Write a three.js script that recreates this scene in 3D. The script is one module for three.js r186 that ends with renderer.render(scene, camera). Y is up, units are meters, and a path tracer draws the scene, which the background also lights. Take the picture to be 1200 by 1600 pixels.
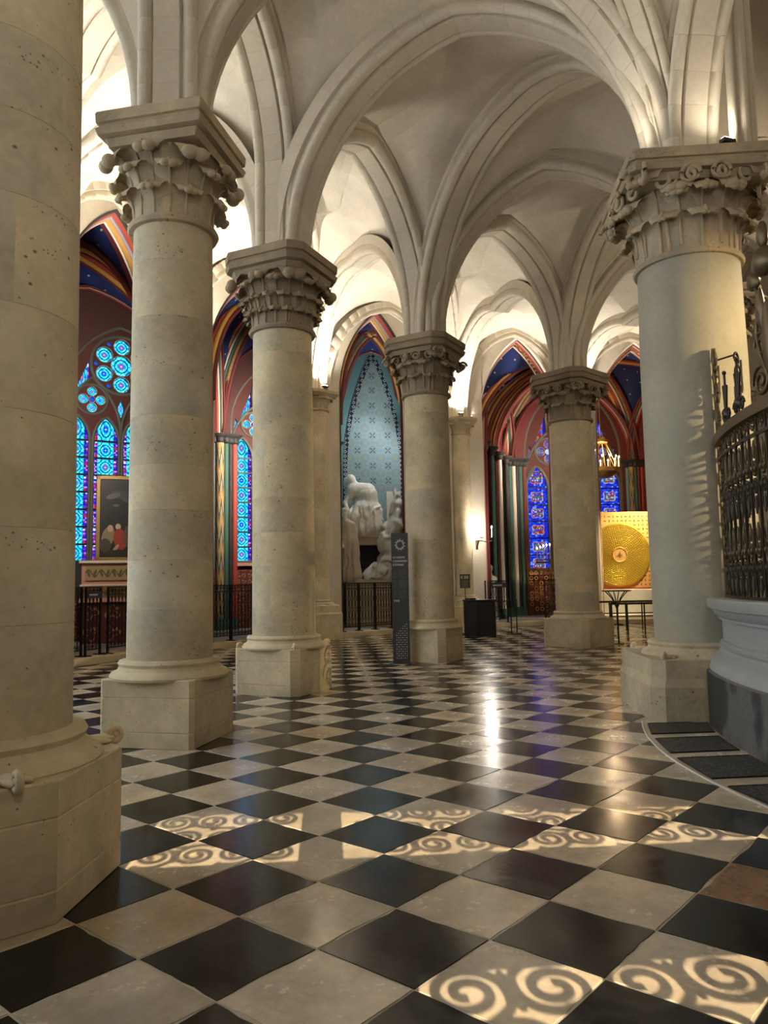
import * as THREE from 'three';
import { mergeGeometries, toCreasedNormals } from 'three/addons/utils/BufferGeometryUtils.js';
import { RoundedBoxGeometry } from 'three/addons/geometries/RoundedBoxGeometry.js';
import { MarchingCubes } from 'three/addons/objects/MarchingCubes.js';
import { TextGeometry } from 'three/addons/geometries/TextGeometry.js';
import { FontLoader } from 'three/addons/loaders/FontLoader.js';
import { RectAreaLightUniformsLib } from 'three/addons/lights/RectAreaLightUniformsLib.js';

// ---------------------------------------------------------------- camera, sky, sun, exposure
const scene = new THREE.Scene();
const D2R = Math.PI / 180;
const camera = new THREE.PerspectiveCamera(2 * Math.atan(800 / 1200) / D2R, 0.75, 0.05, 200);
camera.position.set(0, 1.5, 0);
camera.rotation.set(5.3 * D2R, 0, -1.0 * D2R);
scene.add(camera);
const renderer = new THREE.WebGLRenderer({ antialias: true });
renderer.toneMapping = THREE.LinearToneMapping;
renderer.toneMappingExposure = 1.55;
renderer.shadowMap.enabled = true;
RectAreaLightUniformsLib.init();
scene.background = new THREE.Color().setRGB(0.70, 0.84, 1.0);
scene.backgroundIntensity = 5.5;
const SUN_AZ = [-0.075, -1.0], SUN_TAN = 0.364;   // the way the sunlight travels over the floor, and its slope
const sun = new THREE.DirectionalLight(new THREE.Color(1.0, 0.80, 0.52), 11.0);
sun.position.set(-SUN_AZ[0] * 40, SUN_TAN * 40, -SUN_AZ[1] * 40 - 4);
sun.target.position.set(0, 0, -4);
sun.castShadow = true; sun.shadow.radius = 0.2;
Object.assign(sun.shadow.camera, { left: -14, right: 14, top: 14, bottom: -14, near: 1, far: 90 });
scene.add(sun, sun.target);

// ---------------------------------------------------------------- helpers
function rngOf(seed) { let a = seed >>> 0; return () => { a = (a + 0x6D2B79F5) >>> 0; let t = a; t = Math.imul(t ^ (t >>> 15), t | 1); t ^= t + Math.imul(t ^ (t >>> 7), t | 61); return ((t ^ (t >>> 14)) >>> 0) / 4294967296; }; }
const rnd = rngOf(77);
const rr = (a, b) => a + (b - a) * rnd();
const V3 = (x, y, z) => new THREE.Vector3(x, y, z);
const taken = new Map();
function numbered(n) { const k = taken.get(n) || 0; taken.set(n, k + 1); return k ? n + '_' + String(k).padStart(3, '0') : n; }
function shade(o) { o.castShadow = true; o.receiveShadow = true; return o; }
function part(name, geo, m, parent) { const o = shade(new THREE.Mesh(geo, m)); o.name = name; parent.add(o); return o; }
function thing(name, label, category, [x, y, z] = [0, 0, 0], turn = 0, group) {
  const o = new THREE.Group(); o.name = numbered(name); o.position.set(x, y, z); o.rotation.y = turn;
  o.userData = { label, category }; if (group) o.userData.group = group; scene.add(o); return o;
}
function struct(name, geo, m, label) {
  const o = geo ? shade(new THREE.Mesh(geo, m)) : new THREE.Group(); o.name = numbered(name);
  o.userData = { kind: 'structure' }; if (label) o.userData.label = label; scene.add(o); return o;
}
// tileable value noise
function noiseGrid(n, seed) { const r = rngOf(seed), g = new Float32Array(n * n); for (let i = 0; i < n * n; i++) g[i] = r(); return g; }
function sampler(n, seed) { const g = noiseGrid(n, seed); return (u, v) => { let x = (u % 1 + 1) % 1 * n, y = (v % 1 + 1) % 1 * n; const i = Math.floor(x) % n, j = Math.floor(y) % n; x -= Math.floor(x); y -= Math.floor(y); x = x * x * (3 - 2 * x); y = y * y * (3 - 2 * y); const i1 = (i + 1) % n, j1 = (j + 1) % n; return (g[j * n + i] * (1 - x) + g[j * n + i1] * x) * (1 - y) + (g[j1 * n + i] * (1 - x) + g[j1 * n + i1] * x) * y; }; }
function fbm(seed, base, oct) { const s = []; for (let k = 0; k < oct; k++) s.push(sampler(base << k, seed + k * 13)); return (u, v) => { let a = 0, w = 0.5, t = 0; for (const f of s) { a += f(u, v) * w; t += w; w *= 0.55; } return a / t; }; }
function dataTex(n, fn, srgb = true, m = n) {
  const d = new Uint8Array(n * m * 4);
  for (let j = 0; j < m; j++) for (let i = 0; i < n; i++) { const c = fn((i + 0.5) / n, (j + 0.5) / m, i, j), k = (j * n + i) * 4; for (let q = 0; q < 3; q++) d[k + q] = Math.max(0, Math.min(255, (Array.isArray(c) ? c[q] : c) * 255)); d[k + 3] = 255; }
  const t = new THREE.DataTexture(d, n, m); t.wrapS = t.wrapT = THREE.RepeatWrapping; t.magFilter = THREE.LinearFilter; t.minFilter = THREE.LinearMipmapLinearFilter; t.generateMipmaps = true;
  if (srgb) t.colorSpace = THREE.SRGBColorSpace; t.needsUpdate = true; return t;
}
const lin = (r, g, b) => new THREE.Color().setRGB(r, g, b);
function std(color, roughness = 0.8, extra = {}) { return new THREE.MeshStandardMaterial({ color, roughness, ...extra }); }

// stone: warm limestone, cloudy, with tool pits and small brown specks; the texture covers 2 m
const nA = fbm(3, 4, 5), nB = fbm(41, 3, 4), nC = fbm(87, 48, 2), nD = fbm(131, 10, 3);
const pit = (() => { const r = rngOf(9), P = []; for (let k = 0; k < 150; k++) { const cx = r(), cy = r(), big = r() < 0.2; P.push([cx, cy, big ? 0.004 + r() * 0.004 : 0.0014 + r() * 0.0022]); } for (let c = 0; c < 9; c++) { const cx = r(), cy = r(); for (let k = 0; k < 16; k++) P.push([cx + (r() - 0.5) * 0.16, cy + (r() - 0.5) * 0.04, 0.0012 + r() * 0.0028]); } return P; })();
const PITN = 768, pitMap = new Float32Array(PITN * PITN);
for (const [cx, cy, r] of pit) { const R = Math.ceil(r * PITN) + 1; for (let j = -R; j <= R; j++) for (let i = -R; i <= R; i++) { const X = Math.round(cx * PITN) + i, Y = Math.round(cy * PITN) + j, d = Math.hypot(i, j * 1.3) / (r * PITN); if (d < 1) { const k = ((Y % PITN + PITN) % PITN) * PITN + ((X % PITN + PITN) % PITN); pitMap[k] = Math.max(pitMap[k], 1 - d * d); } } }
const texStone = dataTex(PITN, (u, v, i, j) => { const a = nA(u, v) - 0.5, b = nB(u, v) - 0.5, c = nC(u, v) - 0.5, p = pitMap[j * PITN + i]; const l = 0.9 + a * 0.30 + c * 0.08; const k = 1 - 0.5 * p; return [(l + b * 0.15) * k, (l * 0.985 + b * 0.08) * k, (l * 0.955 - b * 0.04) * k * (1 - 0.1 * p)]; });
const bumpStone = dataTex(PITN, (u, v, i, j) => 0.6 + (nC(u, v) - 0.5) * 0.35 + (nD(u, v) - 0.5) * 0.3 - pitMap[j * PITN + i] * 0.5, false);
const texPlain = dataTex(512, (u, v) => { const a = nA(u, v) - 0.5, b = nB(u, v) - 0.5, c = nC(u, v) - 0.5; const l = 0.93 + a * 0.12 + c * 0.05; return [l + b * 0.05, l * 0.99 + b * 0.03, l * 0.97]; });
const stoneMat = (r, g, b, rough = 0.82) => std(lin(r, g, b), rough, { map: texStone, bumpMap: bumpStone, bumpScale: 0.006 });
const plainMat = (r, g, b, rough = 0.85) => std(lin(r, g, b), rough, { map: texPlain, bumpMap: bumpStone, bumpScale: 0.002 });
const M = {
  column: [stoneMat(.63, .55, .405), stoneMat(.617, .538, .394), stoneMat(.642, .563, .417)],
  smooth: plainMat(.42, .39, .315, 0.7),
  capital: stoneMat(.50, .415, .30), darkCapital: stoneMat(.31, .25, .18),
  arch: [plainMat(.66, .60, .50), plainMat(.65, .59, .49), plainMat(.67, .61, .51)],
  web: [plainMat(.70, .645, .545), plainMat(.69, .635, .535), plainMat(.705, .65, .55)],
  wall: plainMat(.68, .62, .52),
  iron: std(lin(.018, .016, .015), 0.5, { metalness: 0.6 }),
  bronze: std(lin(.16, .115, .065), 0.42, { metalness: 0.75 }),
  black: std(lin(.006, .006, .007), 0.6),
  gold: std(lin(.83, .58, .16), 0.32, { metalness: 0.9 }),
  marble: plainMat(.78, .77, .73, 0.45),
};
// uv in metres / 2 by the way each face points
function boxUV(g, s = 0.5) {
  const p = g.attributes.position, n = g.attributes.normal, uv = new Float32Array(p.count * 2);
  for (let i = 0; i < p.count; i++) { const x = Math.abs(n.getX(i)), y = Math.abs(n.getY(i)), z = Math.abs(n.getZ(i)); let a, b; if (y > x && y > z) { a = p.getX(i); b = p.getZ(i); } else if (x > z) { a = p.getZ(i); b = p.getY(i); } else { a = p.getX(i); b = p.getY(i); } uv[i * 2] = a * s; uv[i * 2 + 1] = b * s; }
  g.setAttribute('uv', new THREE.BufferAttribute(uv, 2)); return g;
}
function clean(g) { g = g.index ? g.toNonIndexed() : g; for (const k of Object.keys(g.attributes)) if (!['position', 'normal', 'uv'].includes(k)) g.deleteAttribute(k); return g; }
function merge(list) { return mergeGeometries(list.map(clean), false); }
function box(w, h, d, x = 0, y = 0, z = 0, bevel = 0) { const g = bevel ? new RoundedBoxGeometry(w, h, d, 1, bevel) : new THREE.BoxGeometry(w, h, d); g.translate(x, y, z); return boxUV(clean(g)); }
function cyl(r0, r1, h, x = 0, y = 0, z = 0, n = 16) { const g = new THREE.CylinderGeometry(r1, r0, h, n); g.translate(x, y + h / 2, z); return clean(g); }
function grid(rows, cols, f, crease = 0.6) {   // f(i, j) -> [x, y, z]
  const pos = [], idx = []; for (let i = 0; i <= rows; i++) for (let j = 0; j <= cols; j++) pos.push(...f(i, j));
  for (let i = 0; i < rows; i++) for (let j = 0; j < cols; j++) { const a = i * (cols + 1) + j, b = a + 1, c = a + cols + 1, d = c + 1; idx.push(a, c, b, b, c, d); }
  let g = new THREE.BufferGeometry(); g.setAttribute('position', new THREE.Float32BufferAttribute(pos, 3)); g.setIndex(idx);
  if (crease > 0) g = toCreasedNormals(g, crease); else { g.computeVertexNormals(); g = g.toNonIndexed(); }
  return boxUV(g);
}
function lathe(pts, n = 40, uvR = 0.5, crease = 0.7) { const g = new THREE.LatheGeometry(pts.map(p => new THREE.Vector2(p[0], p[1])), n); const uv = g.attributes.uv, p = g.attributes.position; for (let i = 0; i < uv.count; i++) uv.setXY(i, uv.getX(i) * 2 * Math.PI * uvR * 0.5, p.getY(i) * 0.5); return clean(toCreasedNormals(g, crease)); }
function tube(pts, r, seg = 20, rad = 6, closed = false) { const c = new THREE.CatmullRomCurve3(pts.map(p => Array.isArray(p) ? V3(...p) : p), closed); return clean(new THREE.TubeGeometry(c, seg, r, rad, closed)); }
function bar(a, b, r, n = 6) { const A = V3(...a), B = V3(...b), d = B.clone().sub(A), g = new THREE.CylinderGeometry(r, r, d.length(), n); g.applyQuaternion(new THREE.Quaternion().setFromUnitVectors(V3(0, 1, 0), d.normalize())); g.translate((A.x + B.x) / 2 + 0, (A.y + B.y) / 2, (A.z + B.z) / 2); return clean(g); }
function chamferSquare(side, ch) { const h = side / 2, c = h - ch; return [[-c, -h], [c, -h], [h, -c], [h, c], [c, h], [-c, h], [-h, c], [-h, -c]]; }   // xz outline
function prism(outline, levels) {   // outline scaled by levels [[y, grow]], closed top and bottom
  const n = outline.length, pos = [], idx = [];
  const dirs = outline.map(([x, z]) => [x, z]);
  levels.forEach(([y, grow]) => dirs.forEach(([x, z]) => { const l = Math.max(Math.abs(x), Math.abs(z)); pos.push(x * (1 + grow / l), y, z * (1 + grow / l)); }));
  for (let k = 0; k < levels.length - 1; k++) for (let i = 0; i < n; i++) { const a = k * n + i, b = k * n + (i + 1) % n, c = a + n, d = b + n; idx.push(a, c, b, b, c, d); }
  const bot = 0, top = (levels.length - 1) * n; for (let i = 1; i < n - 1; i++) { idx.push(bot, bot + i, bot + i + 1); idx.push(top, top + i + 1, top + i); }
  let g = new THREE.BufferGeometry(); g.setAttribute('position', new THREE.Float32BufferAttribute(pos, 3)); g.setIndex(idx); g = toCreasedNormals(g, 0.3); return boxUV(g);
}

// ---------------------------------------------------------------- plan of the ambulatory (x, z)
const N = {
  M0: [-2.0, -0.1], M1: [-2.12, -4.0], M2: [-2.17, -7.8], M3: [-1.46, -11.1], M4: [0.88, -15.1], M5: [4.42, -17.8], M6: [8.65, -19.3],
  D00: [4.0, 0.9], D0: [4.1, -3.7], D1: [3.71, -8.95], D2: [5.55, -12.9], D3: [8.9, -14.9],
  O000: [-7.3, -1.0], O00: [-7.3, -5.5], O0: [-7.2, -9.7], O1: [-6.7, -13.9], O2: [-4.85, -18.1], O3: [-1.95, -21.3], O4: [2.45, -25.2], O5: [6.6, -26.5], O6: [10.9, -26.5],
};
const SPRING = 6.3, APEX = 9.2;

// ---------------------------------------------------------------- floor: chequered tiles laid on the diagonal
const TS = 0.5115, TY = 40.5 * D2R, TO = [0.025, -3.715], TA = [Math.cos(TY), Math.sin(TY)], TB = [Math.sin(TY), -Math.cos(TY)];
const tLightTex = dataTex(512, (u, v) => { const a = nA(u, v) - 0.5, b = fbmT1(u, v) - 0.5, c = nC(u, v) - 0.5; const l = 0.86 + a * 0.34 + c * 0.07; return [l + b * 0.10, l * 0.975 + b * 0.05, l * 0.94 - b * 0.05]; });
function fbmT1(u, v) { return nB(u + 0.31, v + 0.17); }
const tDarkTex = dataTex(512, (u, v) => { const a = nA(v, u) - 0.5, c = nC(u, v) - 0.5; let s = Math.abs(nD(u * 1 + 0.2, v) - 0.5); s = s < 0.012 ? 0.16 : 0; const l = 0.66 + a * 0.5 + c * 0.12 + s; return [l, l, l * 1.02]; });
const tRough = dataTex(512, (u, v) => 0.55 + (nA(u + 0.4, v) - 0.5) * 0.55 + (nC(u, v) - 0.5) * 0.2, false);
const tBump = dataTex(512, (u, v) => 0.5 + (nB(u, v) - 0.5) * 0.5 + (nC(u, v) - 0.5) * 0.08, false);
const tileM = {
  light: [[.68, .60, .495], [.64, .575, .485], [.72, .645, .55], [.60, .53, .44], [.70, .59, .455]].map(c => std(lin(...c), 0.42, { map: tLightTex, roughnessMap: tRough, bumpMap: tBump, bumpScale: 0.0012 })),
  dark: [[.016, .017, .019], [.013, .014, .016], [.021, .022, .024], [.012, .015, .019]].map(c => new THREE.MeshPhysicalMaterial({ color: lin(...c), roughness: 0.36, specularIntensity: 0.6, map: tDarkTex, roughnessMap: tRough, bumpMap: tBump, bumpScale: 0.0012 })),
  rust: std(lin(.34, .20, .10), 0.5, { map: tLightTex, roughnessMap: tRough }),
};
function tileGeo(seed) {
  const r = rngOf(seed), h = TS / 2 - 0.0035, pts = [], K = 7;
  const c = [[-h, -h], [h, -h], [h, h], [-h, h]];
  for (let s = 0; s < 4; s++) { const a = c[s], b = c[(s + 1) % 4]; for (let k = 0; k < K; k++) { const t = k / K, j = k ? (r() < 0.22 ? 0.004 + r() * 0.006 : r() * 0.0025) : r() * 0.003, nx = -(b[1] - a[1]) / (2 * h), nz = (b[0] - a[0]) / (2 * h); pts.push([a[0] + (b[0] - a[0]) * t + nx * j, a[1] + (b[1] - a[1]) * t + nz * j]); } }
  const n = pts.length, pos = [0, 0, 0], idx = [];
  pts.forEach(p => pos.push(p[0] * 0.994, 0, p[1] * 0.994)); pts.forEach(p => pos.push(p[0], -0.004, p[1])); pts.forEach(p => pos.push(p[0], -0.02, p[1]));
  for (let i = 0; i < n; i++) { const j = (i + 1) % n; idx.push(0, 1 + j, 1 + i, 1 + i, 1 + j, 1 + n + i, 1 + j, 1 + n + j, 1 + n + i, 1 + n + i, 1 + n + j, 1 + 2 * n + i, 1 + n + j, 1 + 2 * n + j, 1 + 2 * n + i); }
  let g = new THREE.BufferGeometry(); g.setAttribute('position', new THREE.Float32BufferAttribute(pos, 3)); g.setIndex(idx); g = toCreasedNormals(g, 0.35);
  boxUV(g, 0.9); const uv = g.attributes.uv, ou = r(), ov = r(); for (let i = 0; i < uv.count; i++) uv.setXY(i, uv.getX(i) + ou, uv.getY(i) + ov); return g;
}
const tileGeos = [1, 2, 3, 4, 5, 6, 7, 8].map(k => tileGeo(k * 17));
const floor = struct('floor', null, null, 'chequered floor of black and beige stone tiles laid diagonally');
const GRATE_X = (z) => 2.72 + (z + 8.3) * 0.0;   // (see the grates by the choir plinth)
function inGrates(x, z) { const e = 3.05 + 0.085 * (z + 6.3) ** 2; return x > e - 0.66 - 0.0 && z < -4.1 && z > -8.3; }
{
  const bed = box(34, 0.3, 44, 2, -0.153, -10); part('mortar_bed', bed, std(lin(.50, .45, .37), 0.85, { map: texPlain }), floor);
  const cells = [];
  const R = camera.matrixWorld; camera.updateMatrixWorld();
  const vp = new THREE.Matrix4().multiplyMatrices(new THREE.Matrix4().makePerspective(-0.05 * 0.5, 0.05 * 0.5, 0.05 * 2 / 3, -0.05 * 2 / 3, 0.05, 200), camera.matrixWorldInverse);
  for (let i = -48; i < 48; i++) for (let j = -48; j < 64; j++) {
    const x = TO[0] + TS * ((i + 0.5) * TA[0] + (j + 0.5) * TB[0]), z = TO[1] + TS * ((i + 0.5) * TA[1] + (j + 0.5) * TB[1]);
    if (x < -7.6 || x > 12 || z > 3 || z < -27.2) continue;
    if (x < -4 && (z + 14.4) * -0.38 - (x + 6.2) * 0.92 > 0.2 && z < -13) continue;
    const p = V3(x, 0, z).applyMatrix4(vp), vis = z < -0.3 && Math.abs(p.x) < 1.12 && Math.abs(p.y) < 1.12;
    cells.push({ x, z, dark: ((i + j) % 2 + 2) % 2 === 1, d: Math.hypot(x, z) + (vis ? 0 : 1000), k: Math.abs((i * 7349 + j * 9151) ^ (i * j * 31)), i, j });
  }
  cells.sort((a, b) => a.d - b.d);
  const far = [[], []];
  cells.forEach((c, n) => {
    if (inGrates(c.x, c.z) && inGrates(c.x - 0.2, c.z)) return;
    const geo = tileGeos[c.k % 8], turn = -TY + (Math.floor(c.k / 8) % 4) * Math.PI / 2;
    const dy = ((c.k % 13) - 6) * 0.00008, tx = ((c.k % 11) - 5) * 0.00045, tz = ((c.k % 17) - 8) * 0.0003;
    if (n < 300) {
      const m = c.dark ? tileM.dark[c.k % 4] : (c.i === 2 && c.j === 2 ? tileM.rust : tileM.light[c.k % 5]);
      const o = part('tile', geo, m, floor); o.position.set(c.x, dy, c.z); o.rotation.set(tx, turn, tz, 'YXZ');
    } else { const g = geo.clone(); g.rotateY(turn); g.translate(c.x, 0, c.z); far[c.dark ? 0 : 1].push(g); }
  });
  [['dark_tiles', tileM.dark[0]], ['light_tiles', tileM.light[1]]].forEach(([n, m], k) => { const o = part(n, merge(far[k]), m, floor); o.userData.kind = 'stuff'; });
}

// ---------------------------------------------------------------- pointed arches and vault webs
function archOf(L, apex = APEX, spring = SPRING, off = 0.36) {   // curve of the soffit over a span L between two nodes
  const a = Math.max(L / 2 - off, 0.3), r = apex - spring; let rho = 1.28 * a, h = Math.sqrt(2 * rho * a - a * a), st = r - h;
  if (st < 0.05) { st = 0.05; rho = ((r - st) ** 2 + a * a) / (2 * a); }
  return { a, rho, st, c: rho - a, L, spring, apex };
}
function extrados(A, s, d = 0.3) {   // web height at s metres from one end
  let x = Math.min(s, A.L - s) - A.L / 2; const R = A.rho + d, u = R * R - (x - A.c) * (x - A.c);
  if (u <= 0) return A.spring; return A.spring + A.st * Math.min(1, Math.sqrt(u) / 0.8) + Math.sqrt(u);
}
const archProfile = (() => { const P = [[-.33, .42], [-.33, .215], [-.275, .20]]; const arc = (cx, a0, a1) => { for (let k = 0; k <= 6; k++) { const t = (a0 + (a1 - a0) * k / 6) * D2R; P.push([cx + .082 * Math.cos(t), .088 + .082 * Math.sin(t)]); } }; arc(-.232, 128, 322); P.push([-.155, .075], [-.135, .012], [.135, .012], [.155, .075]); arc(.232, 218, 412); P.push([.275, .20], [.33, .215], [.33, .42]); return P; })();
const slimProfile = archProfile.map(([w, d]) => [w * 0.62, d * 0.8]);
const plainProfile = [[-.3, .4], [-.3, .04], [-.27, 0], [.27, 0], [.3, .04], [.3, .4]];
function archRing(A, q, w, d) {   // q in 0..1 along one half (stilt + arc); returns [along, up] from the middle of the span
  const th0 = Math.PI, th1 = Math.PI - Math.acos(A.c / A.rho), arcL = A.rho * (th0 - th1), tot = A.st + arcL, s = q * tot;
  if (s <= A.st) return [-A.a - d, A.spring + s];
  if (q > 0.9999) return [0, A.spring + A.st + Math.sqrt((A.rho + d) ** 2 - A.c * A.c)];
  const th = th0 - (s - A.st) / A.rho; let x = A.c + (A.rho + d) * Math.cos(th), y = A.spring + A.st + (A.rho + d) * Math.sin(th);
  if (x > 0) { x = 0; y = A.spring + A.st + Math.sqrt((A.rho + d) ** 2 - A.c * A.c); }
  return [x, y];
}
function stoneArch(p, q, label, o = {}) {
  const [ax, az] = p, [bx, bz] = q, L = Math.hypot(bx - ax, bz - az), sp = o.springs || [SPRING, SPRING], base = Math.min(...sp), ux = (bx - ax) / L, uz = (bz - az) / L, mx = (ax + bx) / 2, mz = (az + bz) / 2;
  const prof = o.profile || archProfile, t = thing('stone_arch', label, 'arch', [mx, base, mz], 0, o.group); t.userData.kind = 'structure';
  for (const side of [1, -1]) { const A = archOf(L, o.apex, side > 0 ? sp[0] : sp[1], o.off), tot = A.st + A.rho * Math.acos(A.c / A.rho), nv = Math.max(4, Math.round(tot / (o.stone || 0.36))); for (let v = 0; v < nv; v++) {
    const q0 = v / nv, q1 = (v + 1) / nv, e = 0.0025 / tot, last = v === nv - 1;
    const qs = [[q0, 1], [q0 + e, 0], [(q0 + q1) / 2, 0], [q1 - e, 0], [q1, last ? 0 : 1]];
    const g = grid(4, prof.length - 1, (i, j) => { const [qq, inset] = qs[i]; let [w, d] = prof[j]; if (inset) { d += 0.0035; w *= 0.99; } const [x, y] = archRing(A, qq, w, d); const X = x * side; return [ux * X - uz * w * side, y - base, uz * X + ux * w * side]; }, 0.75);
    part('voussoir', g, M.arch[Math.floor(rnd() * 3)], t);
  } }
  return t;
}
function edgeFn(p, q, o = {}) { const L = Math.hypot(q[0] - p[0], q[1] - p[1]), sp = o.springs || [SPRING, SPRING], A = archOf(L, o.apex, sp[0], o.off), B = archOf(L, o.apex, sp[1], o.off); return (t) => { const k = Math.min(1, Math.max(0, (t - .3) / .4)), w = k * k * (3 - 2 * k); return extrados(A, t * L, o.d ?? 0.3) * (1 - w) + extrados(B, t * L, o.d ?? 0.3) * w; }; }
// height over a triangle whose three sides follow their arches
function triSurface(P, fs) { return (b0, b1, b2) => { const b = [b0, b1, b2]; let H = 0, W = 0; for (let k = 0; k < 3; k++) { const i = (k + 1) % 3, j = (k + 2) % 3, w = 1 / (b[k] * b[k] + 1e-7), t = Math.min(1, Math.max(0, b[j] + b[k] * 0.5)); H += w * fs[k](t); W += w; } return [b0 * P[0][0] + b1 * P[1][0] + b2 * P[2][0], H / W, b0 * P[0][1] + b1 * P[1][1] + b2 * P[2][1]]; }; }
const springOf = (k) => k[0] === 'O' ? 6.85 : SPRING;
const edgeOpt = (a, b) => ({ springs: [springOf(a), springOf(b)], apex: a[0] === 'O' && b[0] === 'O' ? 9.85 : APEX });
function web(a, b, c, fine) {   // vault over the triangle of three nodes
  const P = [N[a], N[b], N[c]], S = triSurface(P, [edgeFn(P[1], P[2], edgeOpt(b, c)), edgeFn(P[2], P[0], edgeOpt(c, a)), edgeFn(P[0], P[1], edgeOpt(a, b))]);
  const t = struct('ceiling', null, null, 'pale stone vault web over the ambulatory');
  const ctr = [1 / 3, 1 / 3, 1 / 3];
  for (let v = 0; v < 3; v++) {
    const i = (v + 1) % 3, j = (v + 2) % 3, vert = [0, 0, 0], m1 = [0, 0, 0], m2 = [0, 0, 0]; vert[v] = 1; m1[v] = .5; m1[i] = .5; m2[v] = .5; m2[j] = .5;
    const at = (r, f) => { const k = r * r, e = f < .5 ? m1.map((x, n) => x + (ctr[n] - x) * f * 2) : ctr.map((x, n) => x + (m2[n] - x) * (f - .5) * 2); const B = vert.map((x, n) => x + (e[n] - x) * k); return S(...B); };
    const size = Math.hypot(P[v][0] - (P[0][0] + P[1][0] + P[2][0]) / 3, P[v][1] - (P[0][1] + P[1][1] + P[2][1]) / 3);
    if (!fine) { part('web', grid(8, 8, (r, f) => at(r / 8, f / 8), 0), M.web[0], t); continue; }
    const rows = Math.round(size * 3.4);
    for (let k = 0; k < rows; k++) {
      const r0 = k / rows, r1 = (k + 1) / rows, w = size * 1.5 * r1 * r1 * 0.95, n = Math.max(2, 2 * Math.round(w / 1.15)), sh = (k % 2) * 0;
      for (let q = 0; q < n; q++) {
        const f0 = q / n, f1 = (q + 1) / n, er = 0.05, ef = 0.03;
        const rs = [r0, r0 + (r1 - r0) * er, (r0 + r1) / 2, r1 - (r1 - r0) * er, r1], fv = [f0, f0 + (f1 - f0) * ef, (f0 + f1) / 2, f1 - (f1 - f0) * ef, f1];
        const g = grid(4, 4, (y, x) => { const p = at(rs[y], fv[x]); if (y === 0 || x === 0 || y === 4 || x === 4) p[1] += 0.0025; return p; }, 0);
        part('stone', g, M.web[(k * 5 + q * 3 + (k * q) % 4) % 3], t);
      }
    }
  }
  return t;
}
const nick = { M0: 'hidden column behind camera', M1: 'near pitted column', M2: 'crocket-capital column', M3: 'dark-capital column', M4: 'totem column', M5: 'column before the axial chapel', M6: 'column hidden behind the choir pillar', D00: 'rear choir column', D0: 'near choir column', D1: 'broad choir pillar', D2: 'second choir column', D3: 'third choir column', O000: 'rearmost north pier', O00: 'rear north pier', O0: 'north pier', O1: 'first chapel pier', O2: 'second chapel pier', O3: 'slender pier beside the statues', O4: 'sconce pier', O5: 'axial chapel pier', O6: 'far axial pier' };
const fineWebs = [['M2', 'M3', 'D1'], ['M3', 'M4', 'D1'], ['M4', 'D2', 'D1'], ['M4', 'M5', 'D2'], ['M5', 'D3', 'D2'],
  ['M2', 'O1', 'M3'], ['M3', 'O1', 'O2'], ['M3', 'O2', 'O3'], ['M3', 'O3', 'M4'], ['M4', 'O3', 'O4'], ['M4', 'O4', 'M5'], ['M5', 'O4', 'O5'], ['M2', 'O0', 'O1'], ['M5', 'O5', 'M6']];
const coarseWebs = [['M5', 'M6', 'D3'], ['M6', 'O5', 'O6'], ['M1', 'M2', 'D1'], ['M1', 'D1', 'D0'], ['M0', 'M1', 'D0'], ['M0', 'D0', 'D00'], ['M1', 'O0', 'M2'], ['M1', 'O00', 'O0'], ['M0', 'O00', 'M1'], ['M0', 'O000', 'O00']];
const edges = new Set();
for (const [list, fine] of [[fineWebs, true], [coarseWebs, false]]) for (const w of list) { web(...w, fine); for (let k = 0; k < 3; k++) edges.add([w[k], w[(k + 1) % 3]].sort().join('|')); }
edges.add('D0|D00'); edges.add('D0|D1');
for (const e of edges) { const [a, b] = e.split('|'); const wallRib = a[0] === 'O' && b[0] === 'O'; stoneArch(N[a], N[b], `moulded stone arch from ${nick[a]} to ${nick[b]}`, { ...edgeOpt(a, b), off: wallRib ? 0.5 : 0.36, profile: wallRib || a + b === 'D1M1' ? slimProfile : archProfile }); }

// ---------------------------------------------------------------- columns
function leafGeo(w, h, out, curl, bulb, ribs = 0) {   // a leaf growing up (+y) and curling outwards (+z)
  const rows = 14, cols = 8;
  const prof = (t) => { const k = Math.min(1, t / 0.72), y = h * Math.sin(k * Math.PI / 2 * 0.96), z = out * k * k * 0.75; if (t <= 0.72) return [y, z]; const a = (t - 0.72) / 0.28 * Math.PI * 1.15; return [y - curl * (1 - Math.cos(a)) , z + curl * 1.25 * Math.sin(a * 0.8) + out * 0.25 * (t - .72) / .28]; };
  const g = grid(rows, cols, (i, j) => { const t = i / rows, u = j / cols * 2 - 1, [y, z] = prof(t), wid = w * (0.55 + 0.5 * Math.sin(Math.min(1, t * 1.15) * Math.PI * 0.72)) * (t > 0.8 ? 1 - (t - 0.8) * 1.6 : 1); return [u * wid / 2, y, z - Math.abs(u) ** 2 * 0.045 + (ribs ? 0.008 * Math.cos(u * Math.PI * ribs) : 0) + (Math.abs(u) < 0.14 ? 0.012 : 0)]; }, 0.9);
  const parts = [g]; { const pts = []; for (let k = 0; k <= 8; k++) { const [y, z] = prof(k / 8 * .9); pts.push([0, y, z + .008]); } parts.push(boxUV(tube(pts, .016, 12, 6))); }
  if (bulb) { const [y, z] = prof(0.93); for (const s of [-1, 1]) { const b = new THREE.IcosahedronGeometry(bulb, 2); b.scale(1.05, 0.82, 0.85); b.translate(s * bulb * 0.72, y, z); parts.push(boxUV(clean(b))); } }
  return merge(parts);
}
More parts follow.
